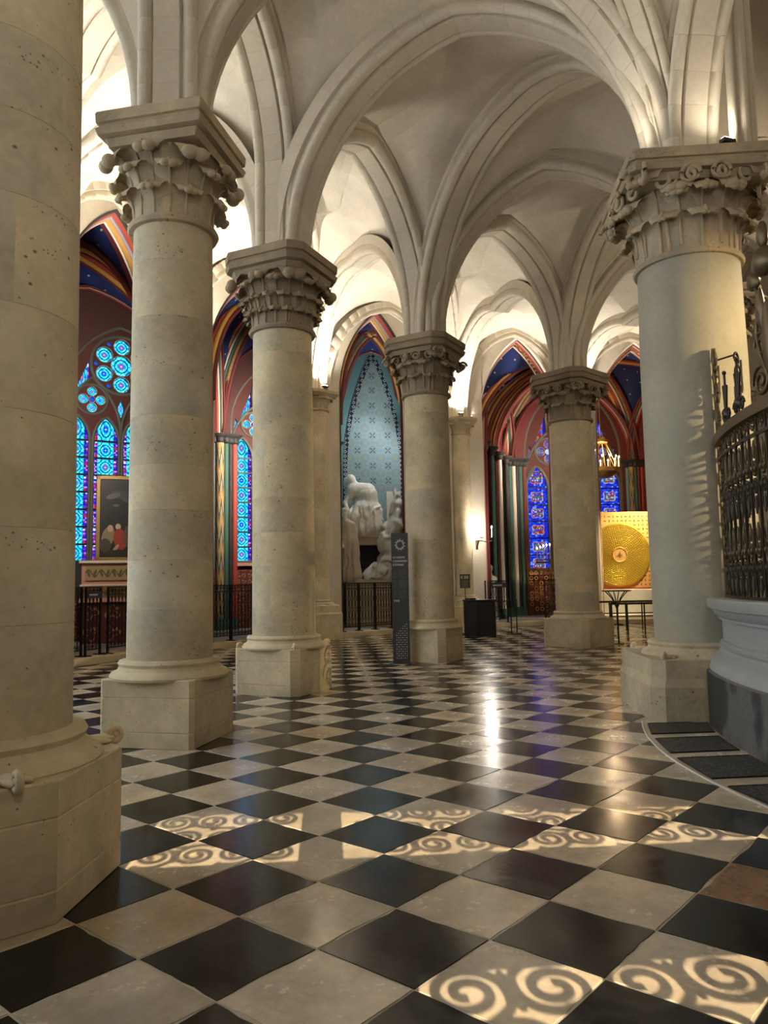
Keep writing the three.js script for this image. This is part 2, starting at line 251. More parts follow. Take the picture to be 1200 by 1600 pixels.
function scrollGeo(r, tubeR, turns = 1.6, dir = 1) { const pts = []; for (let k = 0; k <= 26; k++) { const t = k / 26, a = t * turns * 2 * Math.PI, R = r * (1 - 0.8 * t); pts.push([dir * (R * Math.cos(a)), R * Math.sin(a), 0]); } return tube(pts, tubeR, 40, 6); }
function makeColumn(key, label, o) {
  const [x, z] = N[key], t = thing('stone_column', label, 'column', [x, 0, z], 0), R = o.R, m = M.column;
  const rot = o.rot || 0, pl = new THREE.Group(); 
  const sq = chamferSquare(o.plinth || 1.12, o.ch ?? 0.1);
  const ro = (g) => { g.rotateY(rot); return g; };
  const bl = o.smooth ? [[0, .03], [.36, .03], [.45, 0], [.64, 0]] : [[0, 0], [.14, 0], [.142, -.006], [.148, -.006], [.15, 0], [.46, 0], [.462, -.006], [.468, -.006], [.47, 0], [.62, 0], [.635, -.012]];
  if (o.smooth) part('plinth', ro(prism(sq, bl)), m[1], t);
  else { [[0, .147], [.147, .465], [.465, .632]].forEach(([a, b], k) => part('plinth_course', ro(prism(sq, [[a, -.006], [a + .006, 0], [b - .008, 0], [b, -.006]])), m[(k + 1) % 3], t)); }
  part('base_moulding', lathe([[R + .02, .60], [R + .155, .615], [R + .165, .64], [R + .145, .675], [R + .10, .695], [R + .085, .705], [R + .07, .735], [R + .075, .745], [R + .085, .765], [R + .07, .79], [R + .03, .80], [R - .005, .80]], 48, R), m[0], t);
  if (o.spur !== false) for (let k = 0; k < 4; k++) { const s = part('corner_spur', spurGeo, m[2], t), a = rot + Math.PI / 4 + k * Math.PI / 2, d = (o.plinth || 1.12) * 0.5 * 1.12; s.position.set(Math.sin(a) * d, .635, Math.cos(a) * d); s.rotation.y = a; }
  const y0 = .795, y1 = 5.17;
  if (o.smooth) part('shaft', lathe([[R - .0, y0], [R + .012, 2], [R + .012, 4], [R - .006, y1]], 64, R), M.smooth, t);
  else { const cuts = [y0]; let y = y0; while (y < y1 - .75) { y += rr(.40, .60); cuts.push(y); } cuts.push(y1); const tp = (yy) => R * (1.015 - 0.045 * (yy - y0) / (y1 - y0)); for (let k = 0; k + 1 < cuts.length; k++) { const a = cuts[k], b = cuts[k + 1], d = part('drum', lathe([[tp(a) - .0025, a], [tp(a), a + .003], [tp(b), b - .003], [tp(b) - .0025, b]], 48, R, .35), m[Math.floor(rnd() * 3)], t); d.rotation.y = rr(0, 6.28); } }
  const cm = o.capMat || M.capital, rt = R * 0.975;
  part('astragal', lathe([[rt - .01, 5.155], [rt + .045, 5.162], [rt + .062, 5.195], [rt + .045, 5.228], [rt - .01, 5.235]], 48, R), cm, t);
  const W = o.abacus || 1.36, bellTop = W * 0.5 * 0.9;
  part('bell', lathe([[rt, 5.22], [rt + .005, 5.45], [rt + .03, 5.70], [rt + .08, 5.88], [bellTop * .86, 5.985], [bellTop * .9, 6.0], [0.2, 6.0]], 40, R), cm, t);
  const tier = (n, g, r, y, off, sc = 1) => { for (let k = 0; k < n; k++) { const a = off + k / n * Math.PI * 2, l = part('leaf', g, cm, t); l.position.set(Math.sin(a) * r, y, Math.cos(a) * r); l.rotation.y = a; l.scale.setScalar(sc * rr(.96, 1.04)); } };
  const s = (R / .44) ** 0.8, q = Math.PI / 4;
  if (o.cap === 'crocket') { tier(8, leafs.crocketSmall, rt - .01, 5.22, rot, s); tier(8, leafs.crocketMid, rt - .01, 5.25, rot + q / 2, s); tier(4, leafs.crocketCorner, rt - .01, 5.25, rot + q, s); tier(4, leafs.crocketTop, rt - .01, 5.25, rot, s); }
  else if (o.cap === 'acanthus') { tier(18, leafs.frill, rt - .01, 5.22, rot, s); tier(16, leafs.frill, rt + .03, 5.40, rot + .2, s * 1.1); tier(4, leafs.crocketCorner, rt, 5.25, rot + q, s); tier(4, leafs.crocketTop, rt, 5.25, rot, s); tier(8, leafs.crocketMid, rt + .02, 5.40, rot + q / 2, s * .95); }
  else { tier(10, leafs.frond, rt - .01, 5.22, rot, s); tier(8, leafs.crocketMid, rt - .005, 5.28, rot + q / 2, s); tier(8, leafs.scrollLeaf, rt, 5.34, rot + q / 2, s); tier(4, leafs.scrollCorner, rt, 5.24, rot + q, s); tier(4, leafs.scrollLeaf, rt, 5.36, rot, s); }
  const ab = chamferSquare(W, o.abCh ?? 0.14);
  part('abacus', ro(prism(ab, [[5.96, -.10], [6.00, -.09], [6.04, -.075], [6.05, -.085], [6.06, -.02], [6.12, .0], [6.15, -.03], [6.165, -.035], [6.18, -.035], [6.185, -.006], [6.28, 0], [6.30, -.01]])), cm, t);
  part('springer_block', ro(prism(chamferSquare(.56, .15), [[6.3, 0], [7.2, 0]])), M.arch[0], t);
  return t;
}
const spurGeo = (() => { const g = new THREE.SphereGeometry(.07, 12, 8); g.scale(.75, .42, 1.9); g.translate(0, .015, -.09); const c = new THREE.TorusGeometry(.034, .02, 8, 16); c.rotateY(Math.PI / 2); c.translate(0, .03, .035); const k = new THREE.SphereGeometry(.022, 8, 6); k.translate(0, .03, .035); const a = [1, -1].map(s => { const q = new THREE.SphereGeometry(.03, 8, 6); q.scale(.7, .6, 2.6); q.rotateY(s * .5); q.translate(s * .05, .012, -.08); return boxUV(clean(q)); }); return merge([boxUV(clean(g)), boxUV(clean(c)), boxUV(clean(k)), ...a]); })();
const leafs = { crocketSmall: leafGeo(.34, .32, .14, .044, .044), crocketMid: leafGeo(.32, .52, .19, .048, .052), crocketCorner: leafGeo(.42, .70, .25, .07, .088), crocketTop: leafGeo(.36, .70, .20, .055, .068), scrollCorner: merge([leafGeo(.40, .68, .27, .06, .05), ...[1, -1].map(k => { const g = scrollGeo(.10, .024, 1.5, k); g.rotateY(-k * .9); g.translate(.05 * k, .60, .33); return boxUV(g); })]), frill: leafGeo(.19, .24, .11, .036, 0, 3), frond: leafGeo(.30, .34, .12, .042, .024, 3), scrollLeaf: merge([leafGeo(.24, .44, .2, .045, .036), ...[1, -1].map(k => { const g = scrollGeo(.09, .02, 1.5, k); g.translate(.12 * k, .5, .20); return boxUV(g); })]) };
makeColumn('M1', 'huge pitted stone column cut off by the photo border, octagonal plinth', { R: .47, rot: -3 * D2R, plinth: 1.27, ch: .27, cap: 'crocket' });
makeColumn('M2', 'stone column with bulbous crocket capital under a square abacus', { R: .415, rot: -12 * D2R, plinth: .97, ch: .04, cap: 'crocket', abCh: .012, abacus: 1.16, spur: false });
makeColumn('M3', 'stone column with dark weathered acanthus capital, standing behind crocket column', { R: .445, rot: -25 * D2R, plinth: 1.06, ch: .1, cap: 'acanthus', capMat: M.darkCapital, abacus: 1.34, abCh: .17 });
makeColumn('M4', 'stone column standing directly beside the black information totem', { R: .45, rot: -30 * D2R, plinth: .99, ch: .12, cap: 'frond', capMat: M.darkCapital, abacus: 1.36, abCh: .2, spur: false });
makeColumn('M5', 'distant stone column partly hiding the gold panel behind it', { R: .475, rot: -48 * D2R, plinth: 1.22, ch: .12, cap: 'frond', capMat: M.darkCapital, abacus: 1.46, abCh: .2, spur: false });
makeColumn('D1', 'broad smooth plastered column beside the wrought iron choir grille', { R: .585, rot: -5 * D2R, plinth: 1.66, ch: .12, cap: 'frond', abacus: 1.66, abCh: .06, smooth: true });
for (const k of ['D0', 'D2', 'D3', 'M6']) makeColumn(k, { D0: 'choir column beyond the photo border, beside the grille', D2: 'choir column hidden behind the broad smooth column', D3: 'choir column at the apse, hidden deep behind the grille', M6: 'ambulatory column hidden behind the broad smooth column' }[k], { R: k[0] === 'D' ? .56 : .45, rot: 0, plinth: 1.3, ch: .15, cap: 'frond', abacus: 1.5 });

// ---------------------------------------------------------------- outer wall, chapels, stained glass
const paint = {
  red: std(lin(.34, .045, .03), .7), darkRed: std(lin(.13, .018, .016), .7), blackish: std(lin(.02, .018, .018), .7), grey: std(lin(.30, .29, .33), .7), gold: std(lin(.58, .31, .07), .5), cream: std(lin(.62, .52, .44), .7), pink: std(lin(.52, .25, .2), .7), green: std(lin(.035, .10, .075), .7), teal: std(lin(.12, .25, .26), .7), brown: std(lin(.075, .025, .022), .75), white: std(lin(.72, .68, .62), .7), tracery: std(lin(.10, .105, .085), .7), traceryRed: std(lin(.09, .018, .014), .7),
};
const starTex = dataTex(512, (u, v) => { let s = 0; for (let a = -1; a < 6; a++) for (let b = -1; b < 6; b++) { const cx = (a + (b % 2 ? .5 : 0)) / 4, cy = (b + .1) / 4, dx = u - cx - .1, dy = v - cy - .1, r = Math.hypot(dx, dy), th = Math.atan2(dy, dx); if (r < .017 * (0.62 + .38 * Math.cos(5 * th))) s = 1; } const n = nA(u, v) - .5; return s ? [.95, .86, .55] : [.085 + n * .02, .16 + n * .05, .40 + n * .10]; });
const blueVault = std(0xffffff, .8, { map: starTex });
const diaperTex = dataTex(512, (u, v) => {   // pale blue wall, ring lattice and four-petalled red flowers
  const n = (nA(u, v) - .5) * .08; let c = [.50 + n, .59 + n, .61 + n]; const f = (u, v, k) => { const x = (u * 2 + (k ? .5 : 0)) % 1 - .5, y = (v * 2 + (k ? .5 : 0)) % 1 - .5; return [x, y]; };
  for (const k of [0, 1]) { const [x, y] = f(u, v, k); const r = Math.hypot(x, y * 1.0), a = Math.atan2(y, x); const ring = Math.abs(Math.hypot(x, y) - .36); if (ring < .012) c = [.62, .66, .60];
    if (!k) { const d1 = Math.abs(Math.abs(x) - Math.abs(y)); if (d1 < .035 && r > .07 && r < .24) c = [.20, .10, .17]; if (r < .035) c = [.45, .18, .16]; } else if (Math.abs(Math.abs(x) - Math.abs(y)) < .06 && r < .15) c = [.62, .60, .47]; }
  return c; });
const diaper = std(0xffffff, .8, { map: diaperTex });
const borderTex = dataTex(128, (u, v) => { const x = (u * 4) % 1 - .5, y = (v * 4) % 1 - .5; return Math.abs(Math.abs(x) + Math.abs(y) - .32) < .13 ? [.62, .68, .70] : [.09, .11, .19]; });
const borderMat = std(0xffffff, .8, { map: borderTex });
const sprigTex = dataTex(512, (u, v) => { let c = [.36, .13, .11]; for (let a = 0; a < 4; a++) for (let b = 0; b < 4; b++) { const x = u * 4 - a - .5, y = v * 4 - b - .5, yy = y + (a % 2 ? .0 : .0); const r = Math.hypot(x, yy), th = Math.atan2(yy, x); if (Math.abs(r - .25 - .12 * Math.cos(3 * th + (a + b) * 2)) < .035 || (Math.hypot(x - .2, yy - .2) < .08) || Math.hypot(x + .22, yy + .1) < .07) c = [.66, .52, .36]; } const n = (nA(u, v) - .5) * .12; return c.map(k => k + n); });
const sprigRed = std(0xffffff, .8, { map: sprigTex });
const chevTex = dataTex(256, (u, v) => { const x = Math.abs(((u * 6) % 1) - .5) * 1.4, y = (v * 7 + x) % 1; return y < .12 ? [.72, .66, .5] : y < .5 ? [.60, .44, .22] : y < .6 ? [.72, .66, .5] : [.20, .26, .25]; });
const chevron = std(0xffffff, .7, { map: chevTex });
const goldDiaperTex = dataTex(256, (u, v) => { const x = (u * 6 + (Math.floor(v * 24) % 2) * .5) % 1 - .5, y = (v * 24) % 1 - .5; return Math.hypot(x, y) < .3 ? [.78, .66, .34] : [.55, .39, .14]; });
const goldDiaper = std(0xffffff, .5, { map: goldDiaperTex });
const zigTex = dataTex(128, (u, v) => { const x = Math.abs(((u * 8) % 1) - .5) * 2, y = (v * 16) % 1; return Math.abs(y - x * .6 - .2) < .13 ? [.78, .66, .42] : [.42, .25, .13]; });
const zigzag = std(0xffffff, .6, { map: zigTex });

// stained glass: each pattern is one leaded panel of a light
const hash = (a, b, c = 0) => { let h = Math.sin(a * 127.1 + b * 311.7 + c * 74.7) * 43758.5453; return h - Math.floor(h); };
function glassTurq(u, v, seed) {
  if (u < .17 || u > .83) { const e = u < .17 ? u / .17 : (1 - u) / .17; const k = hash(Math.floor(v * 9), Math.floor(e * 2.2), seed + (u > .5 ? 7 : 0)); if ((v * 9) % 1 < .13 || e > .93) return [.04, .03, .14]; return k < .34 ? [.12, .10, .62] : k < .6 ? [.40, .16, .62] : k < .76 ? [.75, .42, .68] : k < .88 ? [.72, .10, .22] : [.78, .82, .95]; }
  const x = (u - .5) / .33, y = (v - .5) * 2, r = Math.hypot(x, y), th = Math.atan2(y, x);
  const lead = Math.min(Math.abs(((x + y) * 2 + 8) % 1 - .5), Math.abs(((x - y) * 2 + 8) % 1 - .5));
  const ringL = Math.min(Math.abs(r - .62), Math.abs(Math.hypot(Math.abs(x) - 1, Math.abs(y) - 1) - .55));
  if (r < .34) { const pet = .2 + .14 * Math.cos(4 * th + Math.PI * (seed % 2)); return r < .08 ? [.85, .72, .35] : r < pet ? (seed % 3 ? [.70, .25, .50] : [.10, .16, .80]) : [.10, .42, .72]; }
  if (ringL < .05) return [.03, .20, .36]; if (lead < .055 || Math.abs(y) < .012) return [.05, .30, .42];
  const k = hash(Math.floor((x + y) * 2 + 20), Math.floor((x - y) * 2 + 20), seed); return k < .42 ? [.17, .78, .90] : k < .75 ? [.34, .88, .92] : k < .9 ? [.12, .60, .84] : [.45, .92, .86];
}
function glassBlue(u, v, seed) {
  const x = (u - .5) * 2, y = (v - .5) * 2, q = Math.pow(Math.abs(x) ** 3 + Math.abs(y * 1.05) ** 3, 1 / 3) + .06 * Math.cos(4 * Math.atan2(y, x));
  const k = hash(Math.floor(u * 11), Math.floor(v * 10), seed);
  if (q < .52) { const g = hash(Math.floor(u * 17), Math.floor(v * 13), seed + 3); if ((u * 17) % 1 < .12 || (v * 13) % 1 < .12) return [.03, .03, .08]; return g < .25 ? [.62, .10, .12] : g < .45 ? [.10, .42, .32] : g < .56 ? [.62, .66, .74] : g < .84 ? [.10, .24, .72] : [.60, .46, .18]; }
  if (q < .59) return k < .6 ? [.55, .12, .15] : [.60, .45, .46]; if (q < .615) return [.60, .64, .72];
  if ((u * 11) % 1 < .10 || (v * 10) % 1 < .12) return [.02, .02, .07];
  return k < .6 ? [.07, .13, .62] : k < .82 ? [.12, .26, .78] : k < .92 ? [.40, .50, .85] : [.35, .10, .45];
}
const glassMat = (fn, seed) => new THREE.MeshPhysicalMaterial({ color: fn === glassTurq ? lin(.25, .25, .25) : lin(.27, .27, .29), map: dataTex(192, (u, v) => fn(u, v, seed)), transmission: 1, thickness: 0, roughness: 0.06, ior: 1.45 });
const glassSets = { turq: [1, 2, 3].map(s => glassMat(glassTurq, s)), blue: [4, 5, 6, 7].map(s => glassMat(glassBlue, s)) };
const plainGlass = (r, g, b) => new THREE.MeshPhysicalMaterial({ color: lin(r, g, b), transmission: 1, thickness: 0, roughness: 0.06, ior: 1.45 });
const gl = { deep: plainGlass(.004, .012, .085), pale: plainGlass(.09, .11, .14) };

function frameOf(p, q) { const L = Math.hypot(q[0] - p[0], q[1] - p[1]), u = V3((q[0] - p[0]) / L, 0, (q[1] - p[1]) / L), n = V3(-u.z, 0, u.x); return { L, u, n, m: new THREE.Matrix4().makeBasis(u, V3(0, 1, 0), n).setPosition(p[0], 0, p[1]) }; }
function archPath(shape, x0, x1, spring, apex, n = 10) {   // adds a pointed head from (x1, spring) over to (x0, spring)
  const a = (x1 - x0) / 2, c = (x0 + x1) / 2, r = apex - spring, rho = (r * r + a * a) / (2 * a), t1 = Math.asin(Math.min(1, r / rho));
  for (let k = 0; k <= n; k++) { const t = t1 * k / n; shape.lineTo(c + a - rho + rho * Math.cos(t), spring + rho * Math.sin(t)); }
  for (let k = n - 1; k >= 0; k--) { const t = t1 * k / n; shape.lineTo(c - a + rho - rho * Math.cos(t), spring + rho * Math.sin(t)); }
}
function lancetShape(x0, x1, y0, spring, apex, Cls = THREE.Shape) { const s = new Cls(); s.moveTo(x0, y0); s.lineTo(x1, y0); archPath(s, x0, x1, spring, apex); s.lineTo(x0, y0); return s; }
function circ(cx, cy, r, Cls = THREE.Path) { const s = new Cls(); s.absarc(cx, cy, r, 0, Math.PI * 2, false); return s; }
function poly(pts, Cls = THREE.Path) { const s = new Cls(); pts.forEach((p, k) => k ? s.lineTo(...p) : s.moveTo(...p)); s.closePath(); return s; }
function unitUV(g, x0, y0, x1, y1) { const p = g.attributes.position, uv = new Float32Array(p.count * 2); for (let i = 0; i < p.count; i++) { uv[2 * i] = (p.getX(i) - x0) / (x1 - x0); uv[2 * i + 1] = (p.getY(i) - y0) / (y1 - y0); } g.setAttribute('uv', new THREE.BufferAttribute(uv, 2)); return g; }
function archLine(x0, x1, y0, spring, apex) { const s = lancetShape(x0, x1, y0, spring, apex); return s.getPoints().map(p => [p.x, p.y, 0]); }
function polyTube(pts, r, rad = 6) { const path = new THREE.CurvePath(); for (let k = 0; k + 1 < pts.length; k++) { const a = V3(...pts[k]), b = V3(...pts[k + 1]); if (a.distanceTo(b) > 1e-4) path.add(new THREE.LineCurve3(a, b)); } return clean(new THREE.TubeGeometry(path, Math.max(8, pts.length * 2), r, rad, false)); }
let windowCount = 0;
function tracedWindow(F, sc, w, sill, hl, style, label) {   // four lights, two quatrefoils, one six-foil rose
  const t = struct('window_' + (++windowCount), null, null, label); F.m.decompose(t.position, t.quaternion, t.scale); t.translateX(sc); t.translateY(sill); t.translateZ(0.12);
  const top = hl + 3.45, spr = hl + .55, qy = hl + .62, ry = hl + 1.95, H = { spring: (hl - .85) * w, apex: hl * w };
  const plate = lancetShape(-2.05 * w, 2.05 * w, -0.05, spr * w, top * w);
  const panes = [];
  const setM = glassSets[style];
  for (let i = 0; i < 4; i++) {
    const x0 = (-2 + i + .08) * w, x1 = (-1 + i - .08) * w; plate.holes.push(lancetShape(x0, x1, 0.02, H.spring, H.apex, THREE.Path));
    const rows = Math.round(H.spring / (.62 * w)), rh = H.spring / rows;
    for (let k = 0; k < rows; k++) { const s = poly([[x0, k * rh + (k ? 0 : .02)], [x1, k * rh + (k ? 0 : .02)], [x1, (k + 1) * rh], [x0, (k + 1) * rh]], THREE.Shape); panes.push([unitUV(new THREE.ShapeGeometry(s), x0, k * rh, x1, (k + 1) * rh), setM[(k + i) % setM.length]]); }
    panes.push([unitUV(new THREE.ShapeGeometry(lancetShape(x0, x1, H.spring, H.spring + .001, H.apex)), x0, H.spring, x1, H.spring + w * .9), setM[i % setM.length]]);
    for (let k = 1; k <= rows; k++) part('saddle_bar', box(.88 * w, .045, .05, (x0 + x1) / 2, k * rh, -.05), M.iron, t);
    for (const s of [1]) part('light_moulding', polyTube(archLine(x0 - .03 * w, x1 + .03 * w, 0, H.spring, H.apex + .05 * w), .045 * w / .78), paint.tracery, t).position.z = -.06;
  }
  const hole = (cx, cy, r, m, seed) => { plate.holes.push(circ(cx * w, cy * w, r * w)); panes.push([unitUV(new THREE.ShapeGeometry(circ(cx * w, cy * w, r * w, THREE.Shape), 12), (cx - r * 1.5) * w, (cy - r * 1.0) * w, (cx + r * 1.5) * w, (cy + r * 1.0) * w), m]); const rg = new THREE.TorusGeometry(r * w * 1.02, .012, 5, 20); rg.translate(cx * w, cy * w, -.03); part('rim', boxUV(clean(rg)), paint.cream, t); };
  for (const s of [-1, 1]) {
    for (let k = 0; k < 4; k++) hole(s + .29 * Math.cos(k * Math.PI / 2), qy + .29 * Math.sin(k * Math.PI / 2), .165, setM[k % setM.length]);
    hole(s, qy, .115, style === 'turq' ? gl.deep : gl.pale);
    const rg = new THREE.TorusGeometry(.53 * w, .05 * w, 6, 28); rg.translate(s * w, qy * w, -.06); part('roundel_moulding', boxUV(clean(rg)), paint.tracery, t);
    part('sub_arch', polyTube(archLine(s * w - 1.0 * w, s * w + 1.0 * w, H.spring, H.spring + .25 * w, (qy + .78) * w).slice(1, -1), .05 * w), paint.tracery, t).position.z = -.06;
    for (const P of [[[-1.62, hl + .75], [-1.08, hl + 1.30], [-1.10, hl + 2.05]], [[-1.86, hl + .30], [-1.62, hl + .55], [-1.78, hl + .85]]]) { const pts = P.map(([x, y]) => [x * -s * w, y * w]); plate.holes.push(poly(s > 0 ? pts : pts.slice().reverse())); panes.push([unitUV(new THREE.ShapeGeometry(poly(pts, THREE.Shape)), Math.min(...pts.map(p => p[0])), P[0][1] * w, Math.max(...pts.map(p => p[0])), P[2][1] * w), setM[1]]); }
  }
  for (let k = 0; k < 6; k++) { const a = Math.PI / 6 + k * Math.PI / 3; hole(.69 * Math.cos(a), ry + .69 * Math.sin(a), .285, setM[k % setM.length]); const b = k * Math.PI / 3; plate.holes.push(circ(.88 * Math.cos(b) * w, (ry + .88 * Math.sin(b)) * w, .085 * w)); panes.push([unitUV(new THREE.ShapeGeometry(circ(.88 * Math.cos(b) * w, (ry + .88 * Math.sin(b)) * w, .085 * w, THREE.Shape), 6), 0, 0, 1, 1), gl.deep]); }
  hole(0, ry, .375, setM[0]);
  { const rg = new THREE.TorusGeometry(1.06 * w, .06 * w, 6, 40); rg.translate(0, ry * w, -.07); part('rose_moulding', boxUV(clean(rg)), paint.tracery, t); }
  { const pts = [[-.13, hl + .35], [0, hl + .02], [.13, hl + .35], [0, hl + .75]].map(([x, y]) => [x * w, y * w]); plate.holes.push(poly(pts)); panes.push([unitUV(new THREE.ShapeGeometry(poly(pts, THREE.Shape)), -.13 * w, hl * w, .13 * w, (hl + .8) * w), setM[0]]); }
  const pg = new THREE.ExtrudeGeometry(plate, { depth: .12, bevelEnabled: false, curveSegments: 10 }); pg.translate(0, 0, -.04); part('tracery', boxUV(clean(pg)), paint.traceryRed, t);
  part('outer_moulding', polyTube(archLine(-2.0 * w, 2.0 * w, 0, spr * w, (top - .06) * w), .07 * w), paint.tracery, t).position.z = -.06;
  for (const [g, m] of panes) part('pane', g, m, t).position.z = .02;
  part('sill', box(4.3 * w, .1, .3, 0, -.08, -.08), paint.pink, t);
  return { outline: [sc - 2.0 * w, sc + 2.0 * w, sill, sill + spr * w, sill + (top - .03) * w] };
}
let wallCount = 0;
function wall(p, q, m, o = {}) {
  const F = frameOf(p, q), y0 = o.y0 ?? 0, y1 = o.y1 ?? 10.6, s = new THREE.Shape(); s.moveTo(-(o.ext || 0), y0); s.lineTo(F.L + (o.ext || 0), y0); s.lineTo(F.L + (o.ext || 0), y1); s.lineTo(-(o.ext || 0), y1); s.closePath();
  for (const h of o.holes || []) s.holes.push(lancetShape(...h, THREE.Path));
  const g = new THREE.ExtrudeGeometry(s, { depth: o.thick ?? .4, bevelEnabled: false }); const t = struct(o.name || 'wall_chapel', boxUV(clean(g)), m, o.label); F.m.decompose(t.position, t.quaternion, t.scale); return { F, t };
}
// painted ribs: bundles of coloured rolls following a path
let trimCount = 0;
function bundle(path, bands, name = 'roll') {   // path: V3[], bands: [lateral, lift, radius, material]
  const t = struct('trim_' + (++trimCount), null, null), n = path.length;
  const lat = path.map((p, k) => { const a = path[Math.max(0, k - 1)], b = path[Math.min(n - 1, k + 1)], d = b.clone().sub(a); const h = V3(path[n - 1].x - path[0].x, 0, path[n - 1].z - path[0].z).normalize(); return V3(-h.z, 0, h.x); });
  const up = path.map((p, k) => { const a = path[Math.max(0, k - 1)], b = path[Math.min(n - 1, k + 1)], d = b.clone().sub(a).normalize(); return d.clone().cross(lat[k]).normalize(); });
  for (const [l, h, r, m] of bands) { const g = tube(path.map((p, k) => p.clone().addScaledVector(lat[k], l).addScaledVector(up[k], h)), r, n * 2, 7); part(name, g, m, t); }
  return t;
}
const ribBands = [[-.20, .03, .05, paint.darkRed], [-.125, 0, .05, zigzag], [-.05, -.03, .04, paint.green], [.015, -.05, .042, paint.cream], [.085, -.02, .045, paint.red], [.16, .01, .055, paint.gold], [.225, .04, .04, paint.darkRed]].map(([l, h, r, m]) => [l * 1.45, h * 1.45, r * 1.45, m]);
const wallBands = [[-.02, .0, .05, paint.darkRed], [.06, .0, .05, paint.red], [.13, .0, .035, paint.cream], [.19, .0, .04, paint.green], [.25, 0, .035, paint.pink], [.31, .03, .04, paint.darkRed]].map(([l, h, r, m]) => [l * 1.5, h, r * 1.5, m]);
function shaftCluster(x, z, dx, dz, top, set, sc = 1) {   // painted wall shafts in a corner, facing (dx, dz)
  const t = struct('trim_' + (++trimCount), null, null), px = -dz, pz = dx;
  set.forEach(([l, f, r, m]) => part('shaft', cyl(r * sc, r * sc, top - .45, x + px * l * sc + dx * f * sc, .17, z + pz * l * sc + dz * f * sc, 14), m, t));
  const cap = lathe([[.06, top - .30], [.14, top - .28], [.11, top - .24], [.13, top - .12], [.23, top - .05], [.25, top], [.1, top]], 14); for (const [l, f, r] of set) { const g = cap.clone(); g.translate(x + px * l * sc + dx * f * sc, 0, z + pz * l * sc + dz * f * sc); part('capital', g, paint.blackish, t); }
  set.forEach(([l, f, r]) => part('shaft_base', cyl(r * 1.6 * sc, r * 1.15 * sc, .35, x + px * l * sc + dx * f * sc, .15, z + pz * l * sc + dz * f * sc, 12), paint.green, t));
}
const clusterA = [[-.34, .02, .075, paint.red], [-.22, .06, .06, paint.blackish], [-.10, .13, .07, paint.green], [.06, .18, .11, chevron], [.22, .12, .06, paint.teal], [.32, .05, .06, paint.cream]];
const clusterD = [[-.72, .0, .07, paint.darkRed], [-.58, .03, .07, paint.green], [-.45, .06, .06, paint.blackish], [-.33, .09, .07, paint.cream], [-.18, .12, .075, paint.green], [.04, .2, .155, goldDiaper], [.26, .12, .075, paint.cream], [.38, .06, .06, paint.green], [.48, .02, .05, paint.red]];
function chapelVault(P, sp, G, flat, slim = 1) {
  const n = P.length, c = P.reduce((a, p) => [a[0] + p[0] / n, a[1] + p[1] / n], [0, 0]);
  const radial = (t) => sp + (G - sp) * Math.sqrt(Math.max(0, 1 - (1 - t) ** 2));
  const t = struct('ceiling', null, null, 'blue painted chapel vault strewn with gold stars');
  for (let k = 0; k < n; k++) {
    const a = P[k], b = P[(k + 1) % n], isOpen = k === n - 1, eo = { apex: isOpen ? 9.75 : G - .35, springs: [sp, sp], off: .2, d: .06 }, f = isOpen && flat ? (t) => 9.3 + .75 * Math.min(1, 9 * t, 9 * (1 - t)) : edgeFn(a, b, eo), T = triSurface([a, b, c], [radial, (t) => radial(1 - t), f]), R = 12;
    part('vault_cell', grid(R, R, (i, j) => { const v = i / R, w = j / R; return T((1 - v) * (1 - w), (1 - v) * w, v); }, 0), blueVault, t);
    const path = []; for (let i = 0; i <= 16; i++) { const q = (i / 16) ** 1.6; path.push(V3(a[0] + (c[0] - a[0]) * q, radial(q) - .1, a[1] + (c[1] - a[1]) * q)); } bundle(path, ribBands);
    if (!isOpen) { const pw = []; for (const y of [.2, 2, 4, 5.4, 6.0]) pw.push(V3(a[0], y, a[1])); for (let i = 1; i < 24; i++) { const q = .5 - .5 * Math.cos(i / 24 * Math.PI); pw.push(V3(a[0] + (b[0] - a[0]) * q, f(q) - .12, a[1] + (b[1] - a[1]) * q)); } for (const y of [6.0, 5.4, 4, 2, .2]) pw.push(V3(b[0], y, b[1])); const sgn = Math.sign((c[0] - a[0]) * -(b[1] - a[1]) + (c[1] - a[1]) * (b[0] - a[0])); bundle(pw, wallBands.map(([l, h, r, m]) => [l * sgn * slim, h, r * slim, m])); }
  }
}
function paintedOpening(Oa, Ob, t, a, apex, bands) {
  const F = frameOf(Oa, Ob), sc = t * F.L, g0 = struct('trim_' + (++trimCount), null, null); F.m.decompose(g0.position, g0.quaternion, g0.scale);
  const rise = apex - 6.85, A0 = { a, spring: .15, apex, L: 2 * a, st: 6.85 - .15 + .15, rho: 0, c: 0 }; A0.rho = ((rise - .15) ** 2 + a * a) / (2 * a); A0.c = A0.rho - a;
  for (const [w0, d0, w1, d1, m, name] of bands) for (const side of [1, -1]) {
    const mid = [(w0 + w1) / 2, (d0 + d1) / 2 - .02], prof = [[w0, d0], [w0 * .8 + mid[0] * .2, d0 * .8 + mid[1] * .2 - .015], mid, [w1 * .8 + mid[0] * .2, d1 * .8 + mid[1] * .2 - .015], [w1, d1]];
    const g = grid(30, 4, (i, j) => { const [w, d] = prof[j], q = i < 4 ? i / 4 * A0.st / (A0.st + A0.rho * Math.acos(A0.c / A0.rho)) : (() => { const q0 = A0.st / (A0.st + A0.rho * Math.acos(A0.c / A0.rho)); return q0 + (1 - q0) * (i - 4) / 26; })(); const [x, y] = archRing(A0, q, w, d); return [sc + x * side, y, w]; }, .7);
    part(name || 'painted_band', g, m, g0);
  }
  return F;
}
